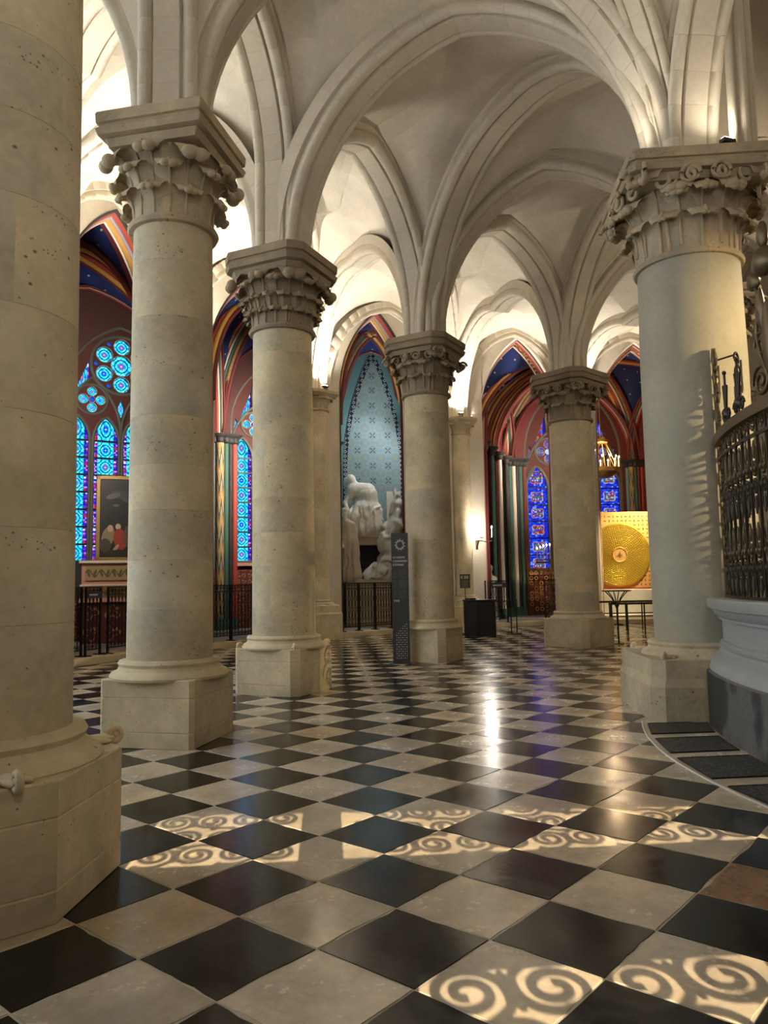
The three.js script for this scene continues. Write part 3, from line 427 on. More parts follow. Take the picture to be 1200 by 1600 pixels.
const openBands = [[-.03, .10, .03, .05, paint.blackish], [.02, .055, .13, .0, paint.red], [.13, .0, .19, -.03, paint.grey], [.19, -.03, .31, -.07, paint.gold], [.31, -.07, .35, -.085, paint.white], [.35, -.085, .50, -.06, paint.darkRed]];
const openBands2 = [[-.03, .10, .02, .05, paint.white], [.02, .05, .06, .03, paint.blackish], [.05, .03, .13, .0, paint.pink], [.13, .0, .19, -.03, paint.red], [.19, -.03, .33, -.07, zigzag], [.33, -.07, .36, -.085, paint.white], [.36, -.085, .50, -.06, paint.darkRed]];
const bays = [['O1', 'O2', .52, 9.62, openBands, 'wall_north'], ['O2', 'O3', .53, 9.62, openBands, 'wall_north'], ['O3', 'O4', .42, 9.72, openBands, 'wall_northeast'], ['O4', 'O5', .545, 9.78, openBands2, 'wall_east'], ['O5', 'O6', .54, 9.72, openBands2, 'wall_east']];
for (const [a, b, t, apex, bands, name] of bays) {
  const A = 1.42, F0 = frameOf(N[b], N[a]), sc = (1 - t) * F0.L, hw = A + .1;
  // pointed head of the hole drawn with the same curve as the bands
  const w = wall(N[b], N[a], M.wall, { name, thick: .45, holes: [[sc - hw, sc + hw, .0, 7.0, apex + .10]], label: 'pale ashlar wall pierced by a tall chapel arch' });
  const g = paintedOpening(N[b], N[a], 1 - t, A, apex, bands);
  // threshold step
  const L = F0.L, st = struct('trim_' + (++trimCount), box(2 * hw + .5, .15, .75, sc, .075, .1, .015), M.column[2], 'worn stone threshold step'); F0.m.decompose(st.position, st.quaternion, st.scale);
}
for (const [a, b] of [['O000', 'O00'], ['O00', 'O0'], ['O0', 'O1']]) {   // unseen bays: pale grisaille windows placed to bring cool daylight from the north
  const W = wall(N[b], N[a], M.wall, { name: 'wall_north', thick: .45, label: 'ashlar wall of the north ambulatory', holes: [[.75, frameOf(N[b], N[a]).L - .75, 1.3, 6.6, 9.2]] }), L = W.F.L;
  const wn = struct('window_' + (++windowCount), null, null, 'unseen tall pale grisaille window, placed to light the floor and columns'); W.F.m.decompose(wn.position, wn.quaternion, wn.scale);
  part('pane', new THREE.ShapeGeometry(lancetShape(.75, L - .75, 1.3, 6.6, 9.2)).translate(0, 0, .25), plainGlass(.74, .72, .66), wn); for (let k = 1; k < 4; k++) part('mullion', box(.09, 7.4, .12, .75 + (L - 1.5) * k / 4, 4.9, .25), M.wall, wn); for (let k = 0; k < 8; k++) part('saddle_bar', box(L - 1.5, .04, .04, L / 2, 1.9 + k * .75, .25), M.iron, wn);
}
wall(N.O000, [-7.3, 6.2], M.wall, { name: 'wall_north', thick: .45, y1: 17 });

const chapels = [
  { P: [[-6.95, -14.7], [-10.6, -16.2], [-10.4, -18.4], [-5.3, -21.65], [-5.4, -17.9]], win: 2, w: .76, c: .755 * 5.22, sill: 2.19, hl: 5.1, style: 'turq', label: 'tall turquoise stained glass window behind the dark painting' },
  { P: [[-4.6, -19.1], [-5.35, -24.3], [-2.0, -25.86], [-2.35, -21.6]], win: 1, w: .775, c: 2.03, sill: 2.26, hl: 5.2, style: 'turq', label: 'turquoise stained glass window beside the chevron painted shaft' },
  { P: [[-1.55, -22.5], [-1.75, -26.0], [.95, -26.3], [1.2, -24.5]], win: -1 },
  { P: [[3.05, -26.0], [4.9, -30.6], [10.3, -31.28], [12.6, -27.0]], win: 1, w: 1.02, c: 2.86, sill: 1.85, hl: 4.15, style: 'blue', label: 'deep blue stained glass window of the axial chapel' },
];
chapels.forEach((ch, ci) => {
  const n = ch.P.length, c = ch.P.reduce((a, p) => [a[0] + p[0] / n, a[1] + p[1] / n], [0, 0]);
  for (let k = 0; k < n - 1; k++) {
    let p = ch.P[k], q = ch.P[k + 1]; const F = frameOf(p, q), flip = F.n.x * ((p[0] + q[0]) / 2 - c[0]) + F.n.z * ((p[1] + q[1]) / 2 - c[1]) < 0; if (flip) [p, q] = [q, p];
    let holes = []; const isWin = k === ch.win, isC = ci === 2;
    if (isWin) { const F2 = frameOf(p, q), sc = flip ? F2.L - ch.c : ch.c, r = tracedWindow(F2, sc, ch.w, ch.sill, ch.hl, ch.style, ch.label); holes = [[r.outline[0], r.outline[1], r.outline[2], r.outline[3], r.outline[4]]]; }
    const W = wall(p, q, isC ? paint.teal : ci === 3 ? paint.darkRed : paint.brown, { thick: .35, holes, ext: .1, y1: 10.4, label: 'painted chapel wall' });
    if (!isC) { const F2 = W.F, g = box(F2.L - .1, 1.85, .03, F2.L / 2, 1.08, -.02); part('dado', boxUV(g, 1.3), sprigRed, W.t); }
    if (isC && k === 1) {   // pale blue diapered panel with a dark border
      const F2 = W.F, cs = flip ? F2.L - 1.43 : 1.43, sh = lancetShape(cs - 1.05, cs + 1.05, .17, 5.2, 9.62), g = new THREE.ExtrudeGeometry(sh, { depth: .03, bevelEnabled: false, curveSegments: 4 }); g.translate(0, 0, -.03); const inner = lancetShape(cs - .92, cs + .92, .17, 5.2, 9.25), gi = new THREE.ExtrudeGeometry(inner, { depth: .03, bevelEnabled: false }); gi.translate(0, 0, -.045);
      part('painted_border', boxUV(clean(g), 1.6), borderMat, W.t); part('painted_panel', boxUV(clean(gi), .95), diaper, W.t);
    }
  }
  const fl = new THREE.Shape(); ch.P.forEach((p, k) => k ? fl.lineTo(p[0], -p[1]) : fl.moveTo(p[0], -p[1])); const fg = new THREE.ExtrudeGeometry(fl, { depth: .15, bevelEnabled: false }); fg.rotateX(-Math.PI / 2); struct('floor', boxUV(clean(fg)), std(lin(.42, .42, .43), .4, { map: texPlain }), 'pale stone chapel floor');
  chapelVault(ch.P, 6.3, 9.95, ci === 3, ci === 2 ? .45 : ci < 2 ? .6 : 1);
});
// painted shaft clusters in the chapel corners that show
shaftCluster(-5.08, -23.98, .25, .97, 6.25, clusterA, 1.15);
shaftCluster(4.75, -30.1, .1, .99, 6.3, clusterD, 1.15);
shaftCluster(10.15, -31.0, -.3, .95, 6.3, clusterA.slice(0, 5), 1.0);
shaftCluster(-10.2, -18.2, .5, .86, 6.3, clusterA, 1.0);
shaftCluster(-1.62, -25.85, .2, .98, 6.3, [[-.05, .03, .05, paint.cream], [.06, .03, .05, paint.red], [.16, .0, .05, paint.teal]], 1);

// rows of painted shafts and ribs along the left wall of the axial chapel
{ const a = [3.1, -26.1], b = [4.75, -30.3], n = [.93, -.36], cols = [paint.darkRed, paint.cream, paint.blackish, paint.green, paint.darkRed, paint.pink, paint.green, paint.blackish, paint.cream, paint.darkRed, paint.green, paint.red, paint.cream, paint.blackish, paint.green, paint.darkRed];
  for (const q of [.12, .36, .62, .86]) shaftCluster(a[0] + (b[0] - a[0]) * q, a[1] + (b[1] - a[1]) * q, n[0], n[1], 6.3, [0, 1, 2, 3, 4].map(k => [-.38 + k * .19, .10 + (k === 2 ? .08 : 0), k === 2 ? .10 : .075, cols[(Math.round(q * 20) + k * 3) % 16]]), 1);
  for (const q of [.25, .5, .75]) { const x0 = a[0] + (b[0] - a[0]) * q, z0 = a[1] + (b[1] - a[1]) * q, gx = 7.7, gz = -28.7, path = []; for (let i = 0; i <= 16; i++) { const k = (i / 16) ** 1.6; path.push(V3(x0 + (gx - x0) * k, 6.3 + 3.5 * Math.sqrt(1 - (1 - k) ** 2) - .12, z0 + (gz - z0) * k)); } bundle(path, ribBands); } }
// piers between the chapels
function makePier(key, label, n, o = {}) {
  const [x, z] = N[key], t = thing('chapel_pier', label, 'pier', [x, 0, z], Math.atan2(-n[0], -n[1])); t.userData.kind = 'structure';   // local +z faces the ambulatory
  const R = o.R || .31, zf = o.zf ?? .22;
  for (const s of [-1, 1]) part('pilaster', box(o.pw || .55, o.ph || 9.2, .4, s * (o.px || .48), (o.ph || 9.2) / 2, .02, .02), M.wall, t);
  part('plinth', prism(chamferSquare(.95, .08), [[0, 0], [.70, 0], [.74, -.03], [.92, -.06], [.95, -.1]]).translate(0, 0, zf), M.column[0], t);
  part('shaft_base', lathe([[R + .14, .93], [R + .12, .99], [R + .06, 1.02], [R + .07, 1.06], [R, 1.09]], 28, R).translate(0, 0, zf), M.column[2], t);
  for (let y = 1.09; y < 6.3; y += .58) { const b = Math.min(6.32, y + .58); part('drum', lathe([[R - .003, y], [R, y + .003], [R, b - .003], [R - .003, b]], 28, R, .35).translate(0, 0, zf), M.column[Math.floor(rnd() * 3)], t); }
  part('bell', lathe([[R, 6.28], [R + .05, 6.30], [R + .05, 6.34], [R, 6.36], [R + .02, 6.5], [R + .13, 6.68], [R + .13, 6.7], [.1, 6.7]], 28, R).translate(0, 0, zf), M.capital, t);
  for (let k = 0; k < 10; k++) { const a = k / 10 * Math.PI * 2, l = part('leaf', leafs.frond, M.capital, t); l.position.set(Math.sin(a) * R, 6.36, zf + Math.cos(a) * R); l.rotation.y = a; }
  part('abacus', prism(chamferSquare(.92, .1), [[6.68, -.06], [6.74, -.02], [6.76, 0], [6.84, 0], [6.85, -.01]]).translate(0, 0, zf), M.capital, t);
  return t;
}
const pierN = { O1: [-.95, -.3], O2: [-.83, -.56], O3: [-.69, -.72], O4: [-.47, -.88], O5: [-.15, -.99], O6: [0, -1], O0: [-1, -.06] };
const pierLabel = { O0: 'wall pier hidden behind the near column', O1: 'wall pier before the painting chapel', O2: 'wall pier hidden behind the crocket column', O3: 'slender round pier beside the statue chapel railing', O4: 'round pier with wall pilasters carrying the candle sconce', O5: 'wall pier hidden behind the far column', O6: 'wall pier past the gold panel' };
for (const k of Object.keys(pierLabel)) makePier(k, pierLabel[k], pierN[k], k === 'O4' ? { px: .62, pw: .6, ph: 9.2 } : k === 'O3' ? { R: .27, px: .3, pw: .4 } : {});

// ---------------------------------------------------------------- unseen shell placed to keep daylight out: roof, back wall with one clear window, choir walls
struct('roof', box(40, .4, 52, 4, 17, -10), M.wall, 'unseen roof placed to keep daylight out');
{ // unseen back wall; its window is sized to shape the sunlit strip
  const s = new THREE.Shape(); s.moveTo(-16, 0); s.lineTo(24, 0); s.lineTo(24, 17); s.lineTo(-16, 17); s.closePath(); const h = new THREE.Path(); h.moveTo(-1.3, 2.5); h.lineTo(3.4, 2.5); h.lineTo(3.4, 4.23); h.lineTo(-1.3, 4.23); h.closePath(); s.holes.push(h);
  const g = new THREE.ExtrudeGeometry(s, { depth: .4, bevelEnabled: false }); g.translate(0, 0, 6); struct('wall_back', boxUV(clean(g)), M.wall);
  const wn = struct('window_' + (++windowCount), null, null, 'unseen clear window behind the camera, sized to shape the sunlit strip'); part('pane', new THREE.PlaneGeometry(4.7, 1.73).translate(1.05, 3.365, 6.2), plainGlass(.96, .95, .92), wn);
}
struct('wall_right', box(.4, 17, 40, 19, 8.5, -12), M.wall);
struct('wall_right', box(12, 17, .4, 18.6, 8.5, -26.9), M.wall);
// attic walls that close the gap between the vaults and the roof
for (const [p, q] of [['O000', 'O00'], ['O00', 'O0'], ['O0', 'O1'], ['O1', 'O2'], ['O2', 'O3'], ['O3', 'O4'], ['O4', 'O5'], ['O5', 'O6']]) wall(N[q], N[p], M.wall, { name: 'wall_attic', y0: 10.3, y1: 17, thick: .45 });
struct('wall_attic', box(14, 6.8, .4, 17.6, 13.6, -26.7), M.wall);
for (const [p, q] of [['D00', 'D0'], ['D0', 'D1'], ['D1', 'D2'], ['D2', 'D3']]) { const F = frameOf(N[p], N[q]), A = archOf(F.L); const sh = lancetShape(A.a ? F.L / 2 - A.a - .2 : 0, F.L / 2 + A.a + .2, SPRING, SPRING + A.st, APEX + .2, THREE.Path); const s = new THREE.Shape(); s.moveTo(0, SPRING); s.lineTo(F.L, SPRING); s.lineTo(F.L, 17); s.lineTo(0, 17); s.closePath(); s.moveTo(0, SPRING); const o = new THREE.Shape(); o.moveTo(.0, SPRING); o.lineTo(F.L / 2 - A.a - .2, SPRING); const pts = sh.getPoints().slice(1, -1).reverse(); for (const k of pts) if (k.y > SPRING + .01) o.lineTo(k.x, k.y); o.lineTo(F.L / 2 + A.a + .2, SPRING); o.lineTo(F.L, SPRING); o.lineTo(F.L, 17); o.lineTo(0, 17); o.closePath(); const g = new THREE.ExtrudeGeometry(o, { depth: .5, bevelEnabled: false }); g.translate(0, 0, -.25); const t = struct('wall_choir', boxUV(clean(g)), M.wall, 'choir wall above the arcade'); F.m.decompose(t.position, t.quaternion, t.scale); }

// ---------------------------------------------------------------- choir enclosure: bowed plinth, wrought-iron grille, floor grates
const bow = (z) => 3.05 + 0.085 * (z + 6.3) ** 2;
const bowN = (z) => { const d = 0.17 * (z + 6.3), l = Math.hypot(1, d); return [1 / l, -d / l]; };   // inward (to the choir)
function bowSweep(prof, z0, z1, n, crease = .6) { return grid(n, prof.length - 1, (i, j) => { const z = z0 + (z1 - z0) * i / n, [nx, nz] = bowN(z), [o, y] = prof[j]; return [bow(z) + nx * o, y, z + nz * o]; }, crease); }
const stainTex = dataTex(512, (u, v) => { const a = nB(u, v), b = nA(u * 1, v * .35 + .3), c = nC(u, v) - .5; const s = b + (a - .5) * .9 > .52 ? 1 : 0, e = Math.min(1, Math.max(0, (b + (a - .5) * .9 - .46) * 9)); const l = .60 - .26 * e + c * .08; return [l * 1.0, l * .97, l * .95]; });
{
  const t = thing('choir_plinth', 'bowed grey stone plinth with mouldings carrying the iron choir grille', 'plinth', [0, 0, 0]); t.userData.kind = 'structure';
  const pg = (r, g, b) => plainMat(r, g, b, .6);
  part('foot_course', bowSweep([[.0, 0], [0, .545], [.02, .56], [.5, .56]], -8.55, -3.2, 30), std(lin(.34, .34, .335), .75, { map: stainTex, bumpMap: bumpStone, bumpScale: .004 }), t);
  const up = pg(.37, .38, .385);
  part('cyma', bowSweep([[.03, .56], [.035, .60], [.06, .65], [.11, .70], [.155, .74], [.17, .77], [.155, .785], [.155, .80], [.175, .81], [.175, .835], [.2, .845]], -8.5, -3.2, 30, 1.0), up, t);
  part('die', bowSweep([[.2, .84], [.2, 1.06]], -8.5, -3.2, 30), up, t);
  part('cornice', bowSweep([[.2, 1.05], [.165, 1.06], [.165, 1.085], [.13, 1.11], [.11, 1.15], [.10, 1.17], [.07, 1.18], [.055, 1.21], [.055, 1.27], [.07, 1.285], [.9, 1.285], [.9, 0]], -8.5, -3.2, 30), up, t);
}
const gM = { bar: std(lin(.055, .045, .034), .42, { metalness: .7 }), leaf: std(lin(.12, .085, .045), .4, { metalness: .75 }) };
const cScroll = (h, r) => { const pts = []; for (let k = 0; k <= 22; k++) { const t = k / 22, a = t * 2.6 * Math.PI, R = h * .26 * (1 - .78 * t); pts.push([R * Math.cos(a) - h * .26, h * .18 + R * Math.sin(a) + 0, 0]); } return tube(pts.reverse().concat([[h * .02, -h * .12, 0], [-h * .08, -h * .38, 0]]), r, 44, 5); };
function leafBlob(w, h, d) { const g = new THREE.SphereGeometry(.5, 8, 6); const p = g.attributes.position; for (let i = 0; i < p.count; i++) { const y = p.getY(i); p.setX(i, p.getX(i) * (1 + .5 * Math.sin(y * 14))); } g.scale(w, h, d); g.computeVertexNormals(); return clean(g); }
function panelScroll(w, h, r) {   // mirrored scroll pair with leaves, w wide and h high, centred
  const a = cScroll(h * .9, r); a.scale(w / h * 1.05, 1, 1); a.translate(w * .24, h * .08, 0); const b = a.clone(); b.scale(-1, 1, 1); const idx = b.attributes.position; for (let i = 0; i < idx.count; i += 3) { for (const at of Object.values(b.attributes)) { const n = at.itemSize; for (let k = 0; k < n; k++) { const q = at.array[(i + 1) * n + k]; at.array[(i + 1) * n + k] = at.array[(i + 2) * n + k]; at.array[(i + 2) * n + k] = q; } } }
  const c = leafBlob(w * .16, h * .5, .03); c.translate(0, -h * .18, 0); const d = leafBlob(w * .14, h * .2, .05); d.translate(w * .2, h * .3, 0); const e = leafBlob(w * .14, h * .2, .05); e.translate(-w * .2, h * .3, 0); const f = leafBlob(w * .3, h * .12, .04); f.translate(0, h * .44, 0);
  return merge([a, b, c, d, e, f]);
}
const endA = merge([scrollGeo(.12, .012, 1.6, 1), scrollGeo(.07, .011, 1.4, -1).translate(.04, .15, 0)]), endB = merge([scrollGeo(.12, .012, 1.6, -1), scrollGeo(.07, .011, 1.4, 1).translate(-.04, .15, 0)]);
{
  const t = thing('choir_grille', 'ornate wrought iron grille with scrolls standing on the bowed plinth', 'grille', [0, 0, 0]);
  const OFF = .27, at = (z, y) => { const [nx, nz] = bowN(z); return [bow(z) + nx * OFF, y, z + nz * OFF]; };
  const zs = []; for (let z = -8.02; z < -3.3; z += .205) zs.push(z);
  for (let k = 0; k < 5; k++) { const [x, , zz] = at(-8.2, 0), [nx, nz] = bowN(-8.2), s = part('end_scroll', k % 2 ? endA : endB, gM.bar, t); s.position.set(x, 1.47 + k * .3, zz); s.rotation.y = Math.atan2(nx, nz); }
  const sg = [panelScroll(.19, .36, .0085), panelScroll(.19, .30, .0085)], barG = box(.022, 1.5, .022, 0, .75, 0), thin = box(.018, .14, .018, 0, .07, 0);
  zs.forEach((z, k) => {
    const [x, , zz] = at(z, 0), b = part('bar', barG, gM.bar, t); b.position.set(x, 1.29, zz); const b2 = part('bar', thin, gM.bar, t); b2.position.set(x, 2.79, zz);
    if (k + 1 === zs.length) return; const zm = z + .1025, [mx, , mz] = at(zm, 0), [nx, nz] = bowN(zm), yaw = Math.atan2(nx, nz);
    for (let r = 0; r < 4; r++) { const s = part('scroll', sg[0], r % 2 ? gM.leaf : gM.bar, t); s.position.set(mx, 1.47 + r * .37, mz); s.rotation.y = yaw; if (r % 2) s.rotation.z = Math.PI; }
    const s = part('frieze_scroll', sg[1], gM.leaf, t); s.position.set(mx, 2.865, mz); s.rotation.y = yaw; s.scale.y = .42;
  });
  const rail = (y0, y1, d, m, n) => part(n, bowSweep([[OFF - d, y0], [OFF - d, y1], [OFF + d, y1], [OFF + d, y0], [OFF - d, y0]], -8.44, -3.3, 40), m, t);
  rail(1.285, 1.315, .02, gM.bar, 'bottom_rail'); rail(2.76, 2.785, .02, gM.bar, 'middle_rail'); rail(2.93, 3.03, .055, M.bronze, 'top_rail');
  // cresting: lily finials and scroll bushes on the top rail
  const lily = merge([bar([0, 0, 0], [0, .52, 0], .012), (() => { const s = new THREE.SphereGeometry(.022, 8, 6); s.translate(0, .54, 0); return clean(s); })(), bar([0, .12, 0], [.07, .42, 0], .016), bar([0, .12, 0], [-.07, .40, 0], .014), leafBlob(.13, .12, .09).translate(0, .12, 0), (() => { const s = scrollGeo(.07, .012, 1.4, 1); s.translate(.1, .09, 0); return s; })(), (() => { const s = scrollGeo(.07, .012, 1.4, -1); s.translate(-.1, .09, 0); return s; })()]);
  for (const z of [-7.72, -7.22, -5.3, -4.6]) { const [x, , zz] = at(z, 0), [nx, nz] = bowN(z), f = part('lily_finial', lily, gM.bar, t); f.position.set(x, 3.03, zz); f.rotation.y = Math.atan2(nx, nz); }
  const bush = merge([...[1, -1].flatMap(k => [(() => { const s = scrollGeo(.17, .02, 1.7, k); s.translate(k * .19, .18, 0); return s; })(), (() => { const s = scrollGeo(.13, .018, 1.6, k); s.translate(k * .15, .52, 0); return s; })(), (() => { const s = tube([[0, .1, 0], [k * .22, .6, 0], [k * .16, 1.0, 0], [k * .3, 1.2, 0]], .02, 20, 6); return s; })(), leafBlob(.14, .4, .07).translate(k * .12, .85, 0), leafBlob(.2, .2, .1).translate(k * .22, 1.15, 0)]), leafBlob(.2, .7, .1).translate(0, .55, 0), leafBlob(.32, .28, .2).translate(0, 1.25, 0), leafBlob(.14, .26, .1).translate(0, 1.5, 0)]);
  for (const z of [-6.42]) { const [x, , zz] = at(z, 0), [nx, nz] = bowN(z), f = part('scroll_bush', bush, gM.leaf, t); f.position.set(x, 3.03, zz); f.rotation.y = Math.atan2(nx, nz); f.scale.setScalar(.95); }
  { const [x, , z] = at(-8.40, 0), [nx, nz] = bowN(-8.4); part('end_post', merge([box(.04, 2.74, .028, x, 1.285 + 1.37, z)]), M.bronze, t);
    const wing = merge([0, 1, 2].map(k => { const s = scrollGeo(.15 - k * .03, .016, 1.5, 1); s.translate(.17 - k * .04, 3.15 + k * .32, 0); return s; }).concat([tube([[.02, 4.0, 0], [.05, 3.7, 0], [.12, 3.35, 0], [.3, 3.05, 0]], .018, 20, 6), ...[0, 1, 2, 3].map(k => leafBlob(.07, .22, .07).translate(.035 + k * .02, 3.9 - k * .22, 0))])); const wg = part('scroll_wing', wing, gM.leaf, t); wg.position.set(x, 0, z); wg.rotation.y = Math.atan2(nx, nz) - Math.PI; wg.scale.x = 1;
    // scrolls behind the grille, placed to throw their shadows on the column
    const shadeScroll = merge([scrollGeo(.13, .014, 1.5, 1), scrollGeo(.09, .012, 1.4, -1).translate(-.02, .17, 0), bar([.13, -.14, 0], [.13, .2, 0], .012)]);
    for (let k = 0; k < 7; k++) { const s = part('shade_scroll', shadeScroll, gM.bar, t); s.position.set(3.84, 1.62 + k * .34, -8.11); s.rotation.y = Math.atan2(.75, .66); if (k % 2) s.scale.x = -1; }
    part('shade_scroll_bar', merge([bar([3.7, 3.9, -8.4], [3.84, 3.9, -8.11], .010), bar([3.7, 1.4, -8.4], [3.84, 1.4, -8.11], .010)]), gM.bar, t); }
}
{ // perforated heating grates laid along the plinth
  const pale = tileM.light[2], holeTex = dataTex(256, (u, v) => { const n = hash(Math.floor(u * 40), Math.floor(v * 40)), d = Math.hypot((u * 40) % 1 - .5, (v * 40) % 1 - .5); return n < .55 && d < .42 ? .05 : .60; });
  const grateM = std(lin(.24, .25, .26), .5, { metalness: .3, map: holeTex });
  const rows = [[-8.15, -7.62], [-7.42, -6.82], [-6.62, -5.95], [-5.72, -5.0], [-4.8, -4.1]];
  const W = .62, tones = ['nearest the broad smooth column', 'second from the broad column', 'third from the broad column', 'fourth from the broad column', 'fifth from the broad column'];
  rows.forEach(([za, zb], k) => {
    const t = thing('floor_grate', `black perforated iron floor grate along the plinth, ${tones[k]}`, 'grate', [0, 0, 0], 0, 'floor grates along the choir plinth');
    const sk = .10; const P = (z, o) => [bow(z) - .03 - o, z + o * sk * (k ? 1 : .6)];
    const s = new THREE.Shape(); const pts = [P(za, W), P(zb, W), P(zb, 0), P((za + zb) / 2, 0), P(za, 0)]; pts.forEach(([x, z], i) => i ? s.lineTo(x, -z) : s.moveTo(x, -z)); s.closePath();
    const g = new THREE.ExtrudeGeometry(s, { depth: .012, bevelEnabled: false }); g.rotateX(-Math.PI / 2); part('plate', boxUV(clean(g), 1.0), grateM, t); t.position.y = -.002;
    const rim = []; for (let i = 0; i < pts.length; i++) { const a = pts[i], b = pts[(i + 1) % pts.length]; rim.push(bar([a[0], .011, a[1]], [b[0], .011, b[1]], .007, 5)); } part('rim', merge(rim), M.iron, t);
  });
  const s = new THREE.Shape(); const pts = []; for (let z = -8.3; z <= -3.99; z += .3) pts.push([bow(z) - .69, z]); for (let z = -4; z >= -8.31; z -= .3) pts.push([bow(z) + .05, z]); pts.forEach(([x, z], i) => i ? s.lineTo(x, -z) : s.moveTo(x, -z)); s.closePath();
  const g = new THREE.ExtrudeGeometry(s, { depth: .02, bevelEnabled: false }); g.rotateX(-Math.PI / 2); g.translate(0, -.0165, 0); struct('trim_' + (++trimCount), boxUV(clean(g)), pale, 'pale stone border strip around the floor grates');
  struct('trim_' + (++trimCount), (() => { const q = []; for (let z = -8.3; z <= -4; z += .3) q.push([bow(z) - .695, .003, z]); return tube(q, .009, 40, 5); })(), std(lin(.6, .56, .48), .8), 'pale joint line around the floor grates');
}

// engaged shafts rising from the broad column's abacus along the choir wall
{ const t = struct('trim_' + (++trimCount), null, null, 'slender engaged wall shafts above the broad smooth column'); for (const [x, z, r] of [[4.22, -8.42, .075], [4.36, -8.5, .06], [4.08, -8.36, .05]]) for (let k = 0; k < 6; k++) part('shaft_drum', lathe([[r - .002, k * 1.1], [r, k * 1.1 + .003], [r, k * 1.1 + 1.097], [r - .002, k * 1.1 + 1.1]], 16, r, .35).translate(x, 6.3, z), M.arch[k % 3], t); }
// ---------------------------------------------------------------- iron railings before the chapels
const railBar = box(.016, 1.22, .016, 0, .74, 0), railTop = scrollGeo(.032, .006, 1.3, 1), lozenge = merge([bar([0, -.16, 0], [.045, 0, 0], .006, 4), bar([.045, 0, 0], [0, .16, 0], .006, 4), bar([0, .16, 0], [-.045, 0, 0], .006, 4), bar([-.045, 0, 0], [0, -.16, 0], .006, 4)]), railFoot = box(.035, .02, .30, 0, .012, 0);
function railPanel(label, x, z, turn, w, group, sign) {   // stands on the chapel step, height 1.38
  const t = thing('iron_railing', label, 'railing', [x, .15, z], turn, group);
  part('frame', merge([box(.04, 1.38, .04, -w / 2, .69, 0), box(.04, 1.38, .04, w / 2, .69, 0), box(w, .03, .035, 0, 1.365, 0), box(w, .022, .025, 0, 1.22, 0), box(w, .025, .03, 0, .13, 0)]), M.iron, t);
  const n = Math.max(3, Math.round(w / .105));
  for (let k = 1; k < n; k++) { part('bar', railBar, M.iron, t).position.x = -w / 2 + w * k / n; }
  for (let k = 0; k < n; k++) { const cx = -w / 2 + w * (k + .5) / n; for (const [y, s] of [[1.295, 1], [.20, -1]]) { const o = part('scroll', railTop, M.iron, t); o.position.set(cx, y, 0); o.scale.set(k % 2 ? 1.05 : -1.05, s * 1.3, 1.05); } for (const y of [.45, .78, 1.08]) part('lozenge', lozenge, M.iron, t).position.set(cx, y, 0); }
  for (const s of [-1, 1]) part('foot', railFoot, M.iron, t).position.x = s * w / 2;
  if (sign) { part('sign_plate', box(w * .9, .14, .01, 0, 1.22, .03), std(lin(.012, .018, .03), .4), t); part('sign_print', box(w * .55, .035, .004, -w * .1, 1.22, .037), std(lin(.35, .38, .42), .6), t.children[t.children.length - 1]); }
  return t;
}
function railRun(a, b, list, group) { const A = N[a], B = N[b], L = Math.hypot(B[0] - A[0], B[1] - A[1]), turn = -Math.atan2(B[1] - A[1], B[0] - A[0]); for (const [t0, t1, label, sign, swing = 0] of list) { const m = (t0 + t1) / 2; railPanel(label, A[0] + (B[0] - A[0]) * m, A[1] + (B[1] - A[1]) * m, turn + swing, (t1 - t0) * L - .02, group, sign); } }
railRun('O1', 'O2', [[.2, .355, 'black iron railing panel beside the near pitted column'], [.368, .472, 'narrow black iron gate panel carrying a small dark sign plate', true, .12], [.508, .668, 'black iron railing panel beside the crocket column, before painting chapel'], [.672, .84, 'black iron railing panel hidden behind the crocket column']], 'railings of the painting chapel');
railRun('O2', 'O3', [[.2, .345, 'black iron railing panel right of the crocket column'], [.349, .50, 'black iron railing panel left of the dark-capital column'], [.504, .65, 'black iron railing panel hidden behind the dark-capital column, nearer'], [.654, .80, 'black iron railing panel hidden behind the dark-capital column, farther']], 'railings of the chevron shaft chapel');
railRun('O3', 'O4', [[.165, .265, 'black iron railing panel below the robed standing statue'], [.269, .37, 'black iron railing panel below the beige tomb slab'], [.374, .485, 'black iron railing panel left of the information totem'], [.489, .66, 'black iron railing panel hidden behind the information totem']], 'railings of the statue chapel');
railPanel('open black iron gate left of the gold diapered shaft, with sign', 3.72, -25.35, .35, .62, 'open gates of the axial chapel', true);
railPanel('narrow open black iron gate leaf behind the rope stanchion', 3.35, -25.6, 1.3, .5, 'open gates of the axial chapel');
railPanel('open black iron gate beside the far column plinth', 5.75, -26.0, -.25, .75, 'open gates of the axial chapel');

